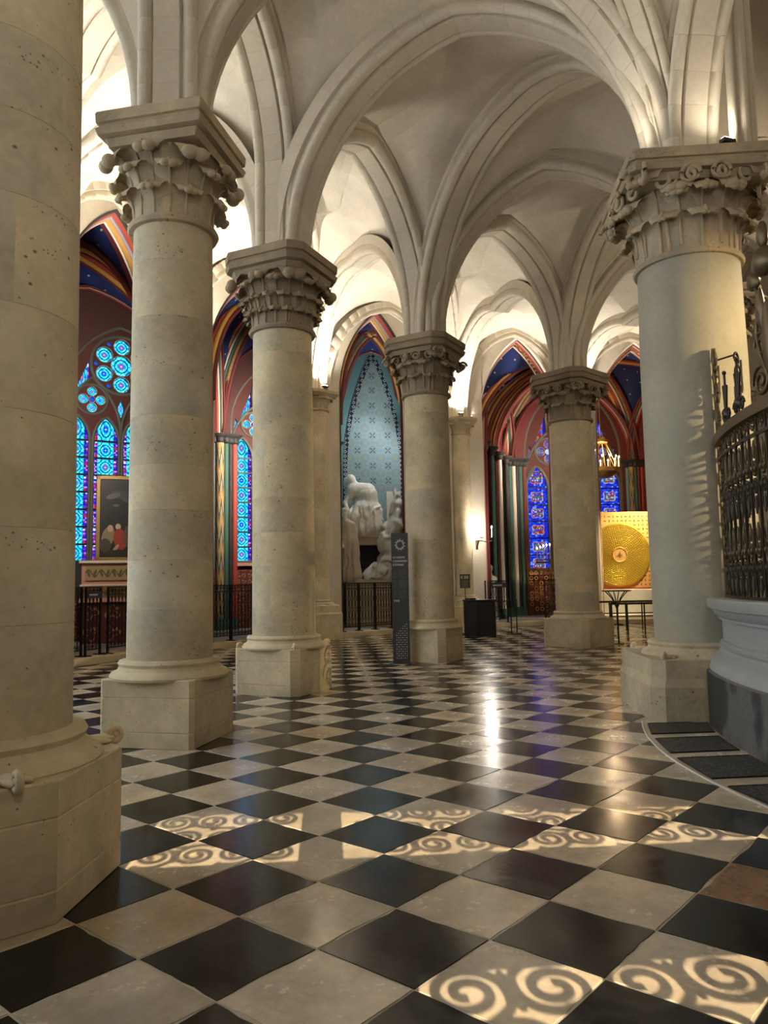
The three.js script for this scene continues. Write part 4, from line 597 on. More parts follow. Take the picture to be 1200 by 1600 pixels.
// ---------------------------------------------------------------- information totem
const fontBold = await new FontLoader().loadAsync('fonts/droid/droid_sans_bold.typeface.json');
function words(text, size, depth = .004) { const g = new TextGeometry(text, { font: fontBold, size, depth, curveSegments: 3, bevelEnabled: false }); g.computeBoundingBox(); return clean(g); }
{
  const t = thing('information_totem', 'tall dark grey information totem with white thorn ring emblem and lettering', 'totem', [.285, 0, -14.6], -.02), dk = std(lin(.030, .030, .029), .45), wh = std(lin(.62, .62, .60), .6), gy = std(lin(.13, .13, .13), .6);
  part('post', box(.32, 2.44, .09, 0, 1.225, 0, .004), dk, t); part('base_plate', box(.42, .012, .26, -.02, .006, .0, .004), dk, t);
  const em = []; for (let k = 0; k < 22; k++) { const a = k / 22 * Math.PI * 2, r = .073 + (k % 2) * .006; em.push(bar([Math.cos(a) * r, Math.sin(a) * r * 1.1, 0], [Math.cos(a + .42) * (r - .012 + (k % 3) * .01), Math.sin(a + .42) * (r - .012 + (k % 3) * .01) * 1.1, 0], .0055, 5), bar([Math.cos(a) * r, Math.sin(a) * r * 1.1, 0], [Math.cos(a + .12) * (r + (k % 2 ? .028 : -.024)), Math.sin(a + .12) * (r + (k % 2 ? .028 : -.024)) * 1.1, 0], .004, 4)); }
  part('thorn_ring', merge(em).translate(.005, 2.22, .048), wh, t);
  [['LA SAINTE', 1.965], ['COURONNE', 1.895], ["D'ÉPINES", 1.825]].forEach(([s, y]) => part('lettering', words(s, .034).translate(-.135, y, .045), wh, t));
  for (let k = 0; k < 17; k++) { if (k === 5 || k === 11) continue; part('text_line', merge([box(.055, .007, .003, -.1, 1.73 - k * .031, .046), box(.14 - (k % 4 === 3 ? .05 : 0), .007, .003, .04 - (k % 4 === 3 ? .025 : 0), 1.73 - k * .031, .046)]), gy, t); }
  for (const k of [0, 1, 2]) part('pictogram', k < 2 ? merge([box(.012, .035, .004, 0, 0, 0), box(.022, .010, .004, 0, .012, 0)]).translate(-.115 + k * .035, 1.165, .046) : merge([box(.008, .04, .004, -.012, 0, 0), box(.008, .04, .004, .012, 0, 0), bar([-.012, .02, 0], [.012, -.02, 0], .004, 4)]).translate(-.04, 1.165, .046), wh, t);
  for (let r = 0; r < 17; r++) for (let c = 0; c < 6; c++) { if (r > 11 && c < (r - 11)) continue; const s = (r + c) % 2 ? .009 : .016; part('dot', box(s, s, .003, -.085 + c * .038, .10 + r * .042, .046), wh, t); }
}
// ---------------------------------------------------------------- black counter, donation sign, rope barrier
{
  const t = thing('black_counter', 'black boxy counter with sloping front corner behind the totem column', 'counter', [2.62, 0, -21.6], .2);
  part('body', prism(chamferSquare(.80, .2), [[0, -.01], [.05, 0], [.94, 0], [.96, -.01]]), M.black, t); part('top', prism(chamferSquare(.84, .2), [[.96, 0], [1.0, 0]]), M.black, t); part('box_lid', box(.2, .05, .3, -.25, 1.025, 0, .01), M.black, t);
  const s = thing('donation_sign', 'small brown sign on a thin pole above the black counter', 'sign', [2.31, 0, -22.35], 0);
  part('pole', merge([bar([0, .02, 0], [0, 1.35, 0], .012), cyl(.14, .14, .02, 0, 0, 0, 16)]), M.iron, s); part('panel', box(.30, .40, .02, 0, 1.52, 0, .003), std(lin(.06, .048, .025), .5), s);
  part('lettering', words('€ 00', .085).translate(-.125, 1.59, .012), std(lin(.55, .5, .36), .6), s); for (let k = 0; k < 4; k++) part('text_line', box(.2 - (k % 2) * .05, .012, .003, 0, 1.52 - k * .05, .012), std(lin(.3, .26, .16), .6), s);
  const post = (x, z, label) => { const p = thing('rope_stanchion', label, 'stanchion', [x, 0, z]); part('base', cyl(.16, .15, .02, 0, 0, 0, 20), M.iron, p); part('pole', cyl(.017, .017, .94, 0, .02, 0, 10), M.iron, p); part('cap', lathe([[0, .99], [.025, .985], [.028, .96], [.02, .95]], 12), M.iron, p); return p; };
  post(3.52, -21.75, 'thin black rope stanchion right of the black counter, nearer one'); post(3.74, -22.15, 'thin black rope stanchion right of the black counter, farther one');
  const rp = thing('barrier_rope', 'dark retractable band strung from counter to stanchion', 'rope', [0, 0, 0]); part('band', tube([[2.95, .95, -21.6], [3.2, .93, -21.7], [3.52, .96, -21.75]], .014, 12, 5), M.iron, rp);
}
// ---------------------------------------------------------------- barrier rails before the axial chapel
function barrier(label, x, z, turn, w, n) { const t = thing('barrier_rail', label, 'barrier', [x, 0, z], turn, 'barrier rails before the gold panel'), m = std(lin(.05, .036, .022), .45, { metalness: .4 }); part('top_rail', box(w, .055, .06, 0, .84, 0, .01), m, t); part('lower_rail', box(w, .03, .05, 0, .50, 0, .008), m, t); for (let k = 0; k < n; k++) { const px = -w / 2 + .03 + (w - .06) * k / (n - 1); part('post', box(.03, .82, .03, px, .41, 0), m, t); } for (const s of [-1, 1]) part('foot', box(.2, .018, .24, s * (w / 2 - .03), .009, 0, .004), M.iron, t); return t; }
barrier('dark barrier rail before the gold panel, nearest the smooth column', 6.75, -20.9, .1, 1.5, 4);
barrier('dark barrier rail behind the front one, below the marble altar', 7.1, -22.9, .05, 2.0, 5);
{ const t = thing('barrier_post', 'thin dark barrier post standing against the far column plinth', 'post', [5.28, 0, -18.1]); part('pole', merge([bar([0, 0, 0], [0, .95, 0], .018), bar([.12, 0, .06], [.12, .95, .06], .018), bar([0, .95, 0], [.12, .95, .06], .018)]), M.iron, t); part('foot', box(.3, .018, .25, .06, .009, .03, .004), M.iron, t); }

const dashH = box(.085, .022, .008), dashV = box(.022, .085, .008), medal = (() => { const g = new THREE.TorusGeometry(.065, .016, 5, 12); return boxUV(clean(g)); })();
// ---------------------------------------------------------------- gold reliquary panel, altar and its candle stand
{
  const X = 8.36, Z = -27.5, t = thing('gold_panel', 'glowing golden square panel with large disc of pressed scales and small cross', 'panel', [X, 0, Z], 0);
  const goldFlat = std(lin(.74, .42, .14), .5, { metalness: .35 }), goldDisc = std(lin(.92, .66, .10), .28, { metalness: .85 }), dark = std(lin(.03, .014, .004), .7);
  part('backing', box(2.24, 2.72, .10, 0, 2.545, 0, .01), goldFlat, t);
  const cy = 2.36;
  const disc = lathe([[0, 0], [1.12, 0], [1.13, .04], [1.10, .07], [0, .07]], 64); disc.rotateX(Math.PI / 2); part('disc', disc.translate(0, cy, .05), goldDisc, t);
  const ov = new THREE.SphereGeometry(.5, 6, 4); const scaleG = clean(ov); scaleG.scale(.062, .036, .03);
  const rings = []; let cnt = 0; const near = [];
  for (let k = 0; k < 13; k++) { const r = .30 + k * .064, n = Math.round(2 * Math.PI * r / .078); for (let i = 0; i < n; i++) { const a = (i + (k % 2) * .5) / n * Math.PI * 2; near.push([r, a]); } }
  near.sort((p, q) => q[0] - p[0]);
  const rest = []; near.forEach(([r, a], i) => { if (i < 300) { const s = part('scale', scaleG, goldDisc, t); s.position.set(Math.cos(a) * r, cy + Math.sin(a) * r, .125); s.rotation.z = a + Math.PI / 2; } else { const g = scaleG.clone(); g.rotateZ(a + Math.PI / 2); g.translate(Math.cos(a) * r, cy + Math.sin(a) * r, .125); rest.push(g); } });
  part('inner_scales', merge(rest), goldDisc, t).userData.kind = 'stuff';
  const hub = lathe([[0, 0], [.26, 0], [.27, .02], [.25, .05], [.23, .03], [0, .03]], 32); hub.rotateX(Math.PI / 2); part('hub', hub.translate(0, cy, .12), goldFlat, t); part('cross', merge([box(.18, .014, .012, 0, cy, .17), box(.014, .20, .012, 0, cy, .17)]), dark, t);
  // dashes cut in the corners of the panel
  for (let i = 0; i < 15; i++) for (let j = 0; j < 18; j++) { const x = -1.05 + i * .15, y = 1.30 + j * .152; if (Math.hypot(x, y - cy) < 1.17 || y > 3.86) continue; part('dash', (i + j) % 2 ? dashH : dashV, dark, t).position.set(x, y, .052); }
  const st = thing('marble_altar', 'white veined marble block under the gold panel', 'altar', [X, .15, Z], 0); part('block', box(2.5, .97, .55, 0, .505, 0, .02), M.marble, st); part('step', box(2.9, .12, 1.1, 0, .06, .2, .02), M.marble, st); part('strip', box(2.3, .03, .3, 0, 1.005, 0, .01), paint.red, st);
  const cs = thing('candle_stand', 'black branching candle stand before the marble altar', 'candle stand', [7.65, .0, -25.6], 0); part('stem', merge([cyl(.2, .17, .04, 0, 0, 0, 16), bar([0, .03, 0], [0, .75, 0], .03)]), M.iron, cs); for (let k = 0; k < 6; k++) { const a = k / 6 * Math.PI * 2; part('branch', tube([[0, .5, 0], [Math.cos(a) * .15, .85, Math.sin(a) * .15], [Math.cos(a) * .38, 1.12, Math.sin(a) * .38]], .018, 12, 5), M.iron, cs); } part('tray', lathe([[.1, 1.1], [.46, 1.1], [.48, 1.14], [.44, 1.12], [.1, 1.12]], 24), M.iron, cs);
}

// ---------------------------------------------------------------- chandelier, candelabrum, sconce
const flameM = std(lin(1, .8, .5), .5, { emissive: lin(1, .72, .38), emissiveIntensity: 14 }), waxM = std(lin(.78, .72, .6), .5), flameG = (() => { const g = new THREE.SphereGeometry(.022, 8, 6); g.scale(1, 1.9, 1); return clean(g); })();
{
  const t = thing('crown_chandelier', 'gilded ring chandelier crowned above, bearing lit candles, over the gold panel', 'chandelier', [8.15, 5.45, -28.4], 0);
  part('ring', lathe([[.60, 0], [.68, .02], [.66, .12], [.70, .16], [.58, .16], [.60, 0]], 36), M.gold, t); part('bowl', lathe([[.0, -.22], [.2, -.2], [.42, -.1], [.6, .02], [.55, .06]], 30), M.gold, t);
  for (let k = 0; k < 14; k++) { const a = k / 14 * Math.PI * 2, x = Math.cos(a) * .64, z = Math.sin(a) * .64; const c = part('candle', cyl(.022, .022, .36, x, .15, z, 8), waxM, t); const f = part('flame', flameG, flameM, c); f.position.set(x, .56, z); }
  for (let k = 0; k < 6; k++) { const a = k / 6 * Math.PI * 2; part('chain', bar([Math.cos(a) * .6, .15, Math.sin(a) * .6], [Math.cos(a) * .2, 1.15, Math.sin(a) * .2], .012), M.gold, t); part('crown_leaf', leafBlob(.12, .26, .05).translate(0, 1.33, 0).rotateX(-.2).translate(Math.cos(a) * .22, 0, Math.sin(a) * .22), M.gold, t); }
  part('crown', lathe([[.2, 1.12], [.26, 1.14], [.26, 1.24], [.2, 1.26]], 24), M.gold, t); part('rod', bar([0, 1.2, 0], [0, 4.4, 0], .015), M.gold, t);
  const l = new THREE.PointLight(lin(1, .72, .40), 9); l.position.set(8.15, 6.05, -28.4); l.castShadow = true; l.shadow.radius = 8; scene.add(l);
}
{
  const t = thing('candelabrum', 'tall brass candelabrum with a row of white candles before blue window', 'candelabrum', [6.15, .15, -28.6], 0), m = std(lin(.30, .20, .07), .4, { metalness: .8 });
  part('stem', lathe([[.3, 0], [.28, .05], [.1, .12], [.05, .3], [.07, .5], [.045, .7], [.045, 1.5], [.08, 1.6], [.04, 1.7], [.04, 2.0]], 16), m, t); part('rack', merge([box(1.1, .07, .07, 0, 2.02, 0, .01), box(1.1, .05, .05, 0, 2.12, 0, .01), box(.9, .03, .12, 0, 1.75, 0)]), m, t);
  for (let k = 0; k < 9; k++) { const x = -.48 + k * .12, h = .34 + .16 * Math.sin((k + .5) / 9 * Math.PI); const c = part('candle', cyl(.025, .022, h, x, 2.14, 0, 8), waxM, t); const f = part('flame', flameG, flameM, c); f.position.set(x, 2.14 + h + .04, 0); }
  for (let k = 0; k < 7; k++) part('pendant', leafBlob(.07, .24, .05).translate(-.42 + k * .14, 1.62, 0), m, t);
  const sc = thing('screen_panel', 'gilded openwork screen of small medallions below the blue window', 'screen', [6.5, .15, -30.2], .12); for (let i = 0; i < 9; i++) for (let j = 0; j < 8; j++) part('medallion', medal, (i * 3 + j * 5) % 4 ? M.gold : paint.red, sc).position.set(-.8 + i * .2, .25 + j * .2, 0); part('frame', merge([box(1.95, .06, .08, 0, .05, 0), box(1.95, .06, .08, 0, 1.8, 0), box(.06, 1.8, .08, -.95, .9, 0), box(.06, 1.8, .08, .95, .9, 0)]), std(lin(.12, .08, .03), .4, { metalness: .7 }), sc);
}
{
  const F = V3(N.O4[0], 0, N.O4[1]).add(V3(.47, 0, .88).multiplyScalar(.64)), t = thing('wall_sconce', 'brass two-armed candle sconce on the pale chapel pier', 'sconce', [F.x + .38, 2.78, F.z - .12], .4), m = M.bronze;
  part('bracket', merge([bar([-.1, -.18, -.12], [-.1, .05, .0], .025), bar([-.1, .02, 0], [-.1, .02, .2], .018), box(.08, .3, .03, -.1, -.1, -.13)]), m, t); part('arm', tube([[-.1, .02, .2], [.05, -.02, .25], [.22, .02, .25], [.24, .1, .25]], .014, 14, 6), m, t);
  for (const x of [-.1, .24]) { part('drip_pan', lathe([[.0, 0], [.06, .01], [.065, .03], [.0, .02]], 14).translate(x, .1, x < 0 ? .2 : .25), m, t); const c = part('candle', cyl(.018, .016, .3, x, .12, x < 0 ? .2 : .25, 8), waxM, t), f = part('flame', flameG, flameM, c); f.position.set(x, .46, x < 0 ? .2 : .25); }
  const l = new THREE.PointLight(lin(1, .92, .8), 5.0); l.position.set(F.x + .5, 3.24, F.z + .12); l.castShadow = true; l.shadow.radius = 2; scene.add(l);
}
function fitUV(g) { g.computeBoundingBox(); const b = g.boundingBox; return unitUV(g, b.min.x, b.min.y, b.max.x, b.max.y); }
// ---------------------------------------------------------------- painting and altar in the first chapel
{
  const px = -6.72, pz = -19.75, turn = .33;
  const t = thing('framed_painting', 'large dark oil painting in a gold frame standing before turquoise window', 'painting', [px, 2.2, pz], turn);
  const cv = document.createElement('canvas'); cv.width = 256; cv.height = 448; const c = cv.getContext('2d'); c.fillStyle = '#120e0b'; c.fillRect(0, 0, 256, 448);
  const blob = (x, y, rx, ry, col, rot = 0) => { c.fillStyle = col; c.beginPath(); c.ellipse(x, y, rx, ry, rot, 0, 7); c.fill(); };
  blob(128, 90, 70, 26, '#2b2a2c', .2); blob(70, 95, 40, 16, '#4b484a', -.3); blob(150, 120, 34, 13, '#3a3436', .3); blob(85, 150, 18, 8, '#4a4446');
  blob(44, 330, 34, 60, '#7d6a54', .25); blob(56, 282, 16, 20, '#a98b72'); blob(30, 380, 30, 40, '#3b3426'); blob(98, 272, 15, 18, '#b39a82'); blob(110, 345, 36, 62, '#8d2c1c', -.15); blob(86, 398, 10, 30, '#a58468', .6); blob(165, 330, 40, 70, '#55402e'); blob(170, 262, 17, 20, '#a68e74'); blob(215, 360, 34, 66, '#6b2a20', .1); blob(210, 290, 15, 18, '#9c826a'); blob(140, 425, 120, 22, '#241c12');
  const tx = new THREE.CanvasTexture(cv); tx.colorSpace = THREE.SRGBColorSpace; const cvs = new THREE.PlaneGeometry(1.15, 2.0); part('canvas', cvs.translate(0, 1.08, .035), std(0xffffff, .45, { map: tx }), t);
  part('frame', merge([box(.1, 2.2, .08, -.62, 1.08, .02, .012), box(.1, 2.2, .08, .62, 1.08, .02, .012), box(1.34, .1, .08, 0, 2.13, .02, .012), box(1.34, .1, .08, 0, .03, .02, .012)]), std(lin(.30, .20, .07), .45, { metalness: .6 }), t); part('back_board', box(1.2, 2.06, .03, 0, 1.08, 0), M.iron, t);
  const a = thing('painted_altar', 'painted altar with green leaf frieze and pink mouldings below the painting', 'altar', [px + .1, .15, pz + .25], turn);
  const leafTex = dataTex(256, (u, v) => { const s = Math.abs((v - .5) - .22 * Math.sin(u * 38)) < .07, l = Math.hypot((u * 12) % 1 - .5, (v - .5 - .2 * Math.cos(u * 38)) * 1.6) < .3; return l ? [.30, .34, .20] : s ? [.36, .30, .16] : [.60, .50, .34]; });
  part('body', box(1.9, 1.0, .7, 0, .5, 0, .01), sprigRed, a); part('mensa', box(2.1, .1, .85, 0, 1.05, 0, .02), paint.pink, a); part('lower_frieze', fitUV(box(1.9, .3, .03, 0, 1.26, .2)), std(lin(.6, .45, .3), .6, { map: leafTex }), a); part('retable', box(2.0, .95, .3, 0, 1.56, -.02, .01), paint.pink, a); part('leaf_frieze', fitUV(box(1.8, .36, .03, 0, 1.72, .145)), std(0xffffff, .6, { map: leafTex }), a); part('cornice', merge([box(2.1, .07, .42, 0, 2.0, 0, .015), box(2.05, .05, .36, 0, 1.42, 0, .01)]), paint.cream, a); part('side_pillar', box(.22, 1.0, .34, -1.1, 1.55, 0, .01), paint.blackish, a);
}

// ---------------------------------------------------------------- marble monument in the statue chapel
function sdfMesh(cx, cy, cz, half, res, f) {
  const mc = new MarchingCubes(res, new THREE.MeshBasicMaterial(), false, false, 120000); mc.isolation = 0; const s = res, hs = s / 2;
  for (let k = 0; k < s; k++) for (let j = 0; j < s; j++) for (let i = 0; i < s; i++) mc.field[k * s * s + j * s + i] = -f(cx + (i - hs) / hs * half, cy + (j - hs) / hs * half, cz + (k - hs) / hs * half);
  mc.update(); const n = mc.count; const p = new Float32Array(mc.positionArray.slice(0, n * 3)), nn = new Float32Array(mc.normalArray.slice(0, n * 3));
  for (let i = 0; i < n; i++) { p[3 * i] = cx + p[3 * i] * half; p[3 * i + 1] = cy + p[3 * i + 1] * half; p[3 * i + 2] = cz + p[3 * i + 2] * half; }
  let g = new THREE.BufferGeometry(); g.setAttribute('position', new THREE.BufferAttribute(p, 3)); g.setAttribute('normal', new THREE.BufferAttribute(nn, 3)); return boxUV(g);
}
const capsule = (a, b, r0, r1) => (x, y, z) => { const ax = b[0] - a[0], ay = b[1] - a[1], az = b[2] - a[2], l = ax * ax + ay * ay + az * az; let t = ((x - a[0]) * ax + (y - a[1]) * ay + (z - a[2]) * az) / l; t = Math.max(0, Math.min(1, t)); return Math.hypot(x - a[0] - ax * t, y - a[1] - ay * t, z - a[2] - az * t) - (r0 + (r1 - r0) * t); };
const smin = (a, b, k) => { const h = Math.max(k - Math.abs(a - b), 0) / k; return Math.min(a, b) - h * h * k * .25; };
const blend = (fs, k) => (x, y, z) => { let d = 1e9; for (const f of fs) d = smin(d, f(x, y, z), k); return d; };
const n3 = (() => { const a = sampler(32, 5), b = sampler(32, 8); return (x, y, z) => (a(x * .11 + z * .05, y * .11) + b(z * .11 + y * .04, x * .09 + .3)) - 1; })();
const whiteStone = plainMat(.80, .79, .75, .5), greyStone = plainMat(.55, .56, .57, .55), tanStone = plainMat(.52, .43, .32, .6);
{
  const Z = -24.95;
  const t = thing('hooded_statue', 'white marble statue of a hooded bending figure seated on the tomb', 'statue', [-.72, 3.28, Z], 0);
  const body = blend([capsule([-.20, 1.22, 0], [.22, 1.10, 0], .22, .27), capsule([.20, 1.1, 0], [.24, .55, 0], .27, .36), capsule([.22, .55, 0], [.28, .05, 0], .36, .42), capsule([-.05, .62, .12], [-.28, .30, .2], .26, .24), capsule([-.28, .35, .2], [-.24, -.05, .2], .22, .26), capsule([.05, .6, .1], [.02, .0, .18], .28, .3), capsule([.35, .9, .05], [.55, .58, .1], .1, .08), capsule([.5, .6, .1], [.46, .1, .1], .10, .2)], .14);
  const g1 = sdfMesh(0, .65, 0, 1.0, 64, (x, y, z) => body(x, y, z) + .03 * Math.sin(x * 30 + z * 12 + 5 * n3(x * 2, y * 1.5, z * 2)) * Math.min(1, Math.max(0, (1.05 - y) * 1.8)) + .012 * n3(x * 9, y * 5, z * 9)); part('robed_body', g1, whiteStone, t);
  const cape = blend([capsule([-.28, 1.3, 0], [.20, 1.24, 0], .24, .24), capsule([.2, 1.24, 0], [.34, 1.0, .02], .2, .18), capsule([-.3, 1.2, .08], [-.42, .85, .14], .17, .12)], .12);
  part('cape', sdfMesh(0, 1.1, 0, .85, 44, (x, y, z) => Math.max(cape(x, y, z) + .015 * n3(x * 12, y * 8, z * 12), (1.02 - .22 * x) - y - .12 * (x < -.2 ? 1.6 : 0))), whiteStone, t);
  const head = blend([capsule([-.43, 1.56, 0], [-.36, 1.62, 0], .155, .17), capsule([-.36, 1.55, 0], [-.2, 1.36, 0], .15, .18), capsule([-.52, 1.47, .02], [-.54, 1.44, .02], .055, .05)], .07);
  part('hood', sdfMesh(-.38, 1.5, 0, .42, 36, head), whiteStone, t);
  const arm = blend([capsule([-.36, 1.1, .12], [-.54, .82, .2], .10, .08), capsule([-.54, .82, .2], [-.46, .62, .34], .075, .055), capsule([-.46, .62, .34], [-.40, .56, .38], .05, .03)], .05); part('arm', sdfMesh(-.46, .85, .22, .42, 32, arm), whiteStone, t);
  const feet = blend([capsule([-.1, -.08, .3], [.2, -.1, .4], .07, .06), capsule([-.3, -.06, .3], [-.22, -.1, .46], .07, .05)], .04); part('feet', sdfMesh(-.02, -.05, .32, .4, 26, feet), whiteStone, t);
  part('anchor', merge([(() => { const q = new THREE.TorusGeometry(.13, .02, 6, 20); q.translate(.62, .12, .25); return clean(q); })(), bar([.5, -.02, .25], [.74, .25, .25], .015), bar([.74, -.02, .25], [.5, .25, .25], .015)]), tanStone, t);
  const sl = thing('tomb_slab', 'beige stone tomb block under the hooded statue', 'tomb', [-.42, .15, Z - .05], 0); part('slab', box(1.25, .30, .8, 0, 2.95, 0, .02), tanStone, sl); part('upper_course', box(1.18, .22, .74, 0, 2.69, 0, .015), tanStone, sl); part('recess_shade_back', box(1.1, 1.1, .1, 0, 2.03, -.3), M.black, sl); for (const s of [-1, 1]) part('side_block', box(.16, 1.1, .7, s * .52, 2.03, 0, .01), tanStone, sl); part('podium', box(2.0, 1.48, 1.5, .2, .74, .25, .02), tanStone, sl);  // black back puts the shade of the recess into the colour
  const bk = thing('upright_slab', 'pale upright slab standing behind the hooded statue', 'slab', [.30, .15, Z - .6], 0); part('board', box(.42, 4.4, .14, 0, 2.2, 0, .015), whiteStone, bk); part('edge', box(.06, 4.4, .2, .22, 2.2, .02, .01), M.marble, bk);
  const s2 = thing('standing_statue', 'statue of a bearded standing figure below the hooded one, unlit robe toned tan', 'statue', [-1.2, 1.63, Z + .75], .2);
  const rb = blend([capsule([0, 1.72, 0], [.02, 1.2, 0], .21, .25), capsule([.02, 1.2, 0], [.10, .1, 0], .26, .34), capsule([-.2, 1.68, .05], [-.28, 1.2, .12], .10, .085), capsule([-.28, 1.2, .12], [-.2, 1.02, .3], .08, .06), capsule([.2, 1.7, 0], [.26, 1.1, .05], .11, .12), capsule([.26, 1.1, .05], [.28, .1, .05], .12, .2)], .1);
  part('robe', sdfMesh(0, 1.0, 0, 1.1, 64, (x, y, z) => rb(x, y, z) + .024 * Math.sin(x * 34 + z * 14 + 4 * n3(x * 2, y, z * 2)) * Math.min(1, Math.max(0, (1.6 - y) * 1.4)) + .01 * n3(x * 10, y * 5, z * 10)), tanStone, s2);  // tan tone paints the robe as unlit stone
  const hd = blend([capsule([-.02, 2.08, .02], [-.02, 2.16, 0], .115, .125), capsule([-.02, 1.95, 0], [0, 1.75, 0], .08, .1), capsule([-.06, 2.0, .1], [-.05, 1.86, .12], .07, .06), capsule([-.05, 2.08, .12], [-.05, 2.05, .15], .03, .025)], .05); part('head', sdfMesh(-.02, 2.0, .02, .34, 36, (x, y, z) => hd(x, y, z) + .018 * n3(x * 40, y * 40, z * 40)), plainMat(.75, .71, .62, .55), s2);  // paler head paints the light on top of the figure
  const rk = thing('draped_mass', 'grey white carved cloud of drapery heaped beside the tomb', 'sculpture', [.0, 1.63, Z + .55], 0);
  const mass = blend([capsule([-.05, .1, 0], [.75, .1, 0], .42, .42), capsule([.1, .5, 0], [.6, .55, 0], .38, .4), capsule([.15, 1.1, 0], [.5, 1.1, 0], .36, .36), capsule([.2, 1.5, 0], [.35, 1.7, 0], .30, .28), capsule([.35, 1.7, -.05], [.42, 2.3, -.1], .25, .16), capsule([.42, 2.3, -.1], [.34, 2.85, -.15], .15, .06), capsule([-.45, .05, .1], [0, .3, .1], .25, .3)], .18);
  part('drapery', sdfMesh(.15, 1.4, 0, 1.7, 80, (x, y, z) => mass(x, y, z) + .05 * Math.sin((y * 1.1 - x * .9 + .8 * n3(x * 1.2, y * 1.2, z * 1.2)) * 8) + .03 * n3(x * 2.5, y * 2.5, z * 2.5)), greyStone, rk);
}
{ const t = thing('small_bust', 'small white marble bust on a grey pedestal beside the axial gate', 'bust', [3.62, .15, -26.55], .2); part('pedestal', prism(chamferSquare(.34, .03), [[0, .05], [.1, .05], [.12, 0], [1.15, 0], [1.18, .04], [1.24, .04]]), greyStone, t); const b = blend([capsule([-.12, 1.42, 0], [.12, 1.42, 0], .12, .12), capsule([0, 1.4, 0], [0, 1.62, 0], .13, .07), capsule([0, 1.76, .01], [0, 1.83, 0], .085, .095), capsule([0, 1.77, .09], [0, 1.75, .1], .025, .02), capsule([0, 1.28, 0], [0, 1.34, 0], .1, .12)], .05); part('torso', sdfMesh(0, 1.55, 0, .42, 40, b), whiteStone, t); }

// ---------------------------------------------------------------- lamps
const lampGlow = std(lin(1, .9, .72), .5, { emissive: lin(1, .86, .62), emissiveIntensity: 18 }), lampBody = std(lin(.05, .05, .05), .5, { metalness: .5 });
const bodyG = merge([box(.16, .04, .08, 0, .02, 0, .006), box(.02, .05, .02, -.05, .06, 0), box(.02, .05, .02, .05, .06, 0), box(.17, .05, .09, 0, .10, 0, .008)]), lensG = box(.13, .012, .055, 0, .131, 0);
function uplight(key, dir, r, y, power, label, color = [1, .84, .62], tilt = 0.25) {   // small floodlight on an abacus, aimed up the vault
  const [x, z] = N[key], L = Math.hypot(...dir), dx = dir[0] / L, dz = dir[1] / L, px = x + dx * r, pz = z + dz * r;
  const t = thing('uplight', label, 'lamp', [px, y, pz], Math.atan2(dx, dz), 'uplights on the capitals'); part('body', bodyG, lampBody, t); part('lens', lensG, lampGlow, t);
  const l = new THREE.SpotLight(lin(...color), power, 0, 1.25, 0.9); l.position.set(px, y + .17, pz); l.target.position.set(px + dx * tilt * 3, y + 3.2, pz + dz * tilt * 3); l.castShadow = true; l.shadow.radius = 3; scene.add(l, l.target);
}
const WARM = [1, .89, .73], NEUT = [1, .93, .82];
uplight('O3', [.69, .72], .55, 6.86, 42, 'small glowing uplight on the capital of the slender pier', NEUT);
uplight('O4', [.2, .98], .58, 6.86, 42, 'small glowing uplight on the capital of the sconce pier', NEUT);
uplight('O4', [.98, -.1], .5, 6.86, 12, 'unseen vault-lighting uplight on the capital of sconce pier, far side', NEUT);  // from here to the crocket capital: out of view, placed to brighten the outer vault
uplight('O5', [.15, .99], .55, 6.86, 50, 'unseen vault-lighting uplight on the pier hidden behind the far column', NEUT);
uplight('O2', [.83, .56], .55, 6.86, 55, 'unseen vault-lighting uplight on the pier hidden behind the crocket column', NEUT);
uplight('O1', [.95, .3], .55, 6.86, 55, 'unseen vault-lighting uplight on the pier before the painting chapel', NEUT);
uplight('O0', [1, .06], .55, 6.86, 50, 'unseen vault-lighting uplight on the pier behind the near column', NEUT);
uplight('M3', [-.75, -.6], .62, 6.31, 15, 'unseen vault-lighting uplight on the outer side of the dark capital', NEUT);
uplight('M4', [-.5, -.85], .62, 6.31, 15, 'unseen vault-lighting uplight on the outer side of the totem column capital', NEUT);
uplight('M5', [-.1, -.98], .64, 6.31, 10, 'unseen vault-lighting uplight on the outer side of the far column capital', NEUT);
uplight('M2', [-.95, -.2], .5, 6.31, 10, 'unseen vault-lighting uplight on the outer side of the crocket capital', NEUT);
uplight('D1', [.35, .94], .72, 6.31, 2.0, 'small bright uplight on the abacus of the broad smooth column', WARM, .1);
uplight('D1', [-.9, .2], .74, 6.31, 3, 'unseen vault-lighting uplight on the ambulatory side of the broad column abacus', WARM);  // this and the next three: out of view, placed to light inner vault and arches
uplight('D0', [-.8, -.6], .7, 6.31, 13, 'unseen vault-lighting uplight on the choir column beyond the photo border', WARM);
uplight('D2', [-.8, -.4], .66, 6.31, 2, 'unseen vault-lighting uplight on the second choir column', WARM);
uplight('M1', [.95, -.3], .6, 6.31, 10, 'unseen vault-lighting uplight on the abacus of the near pitted column', WARM);
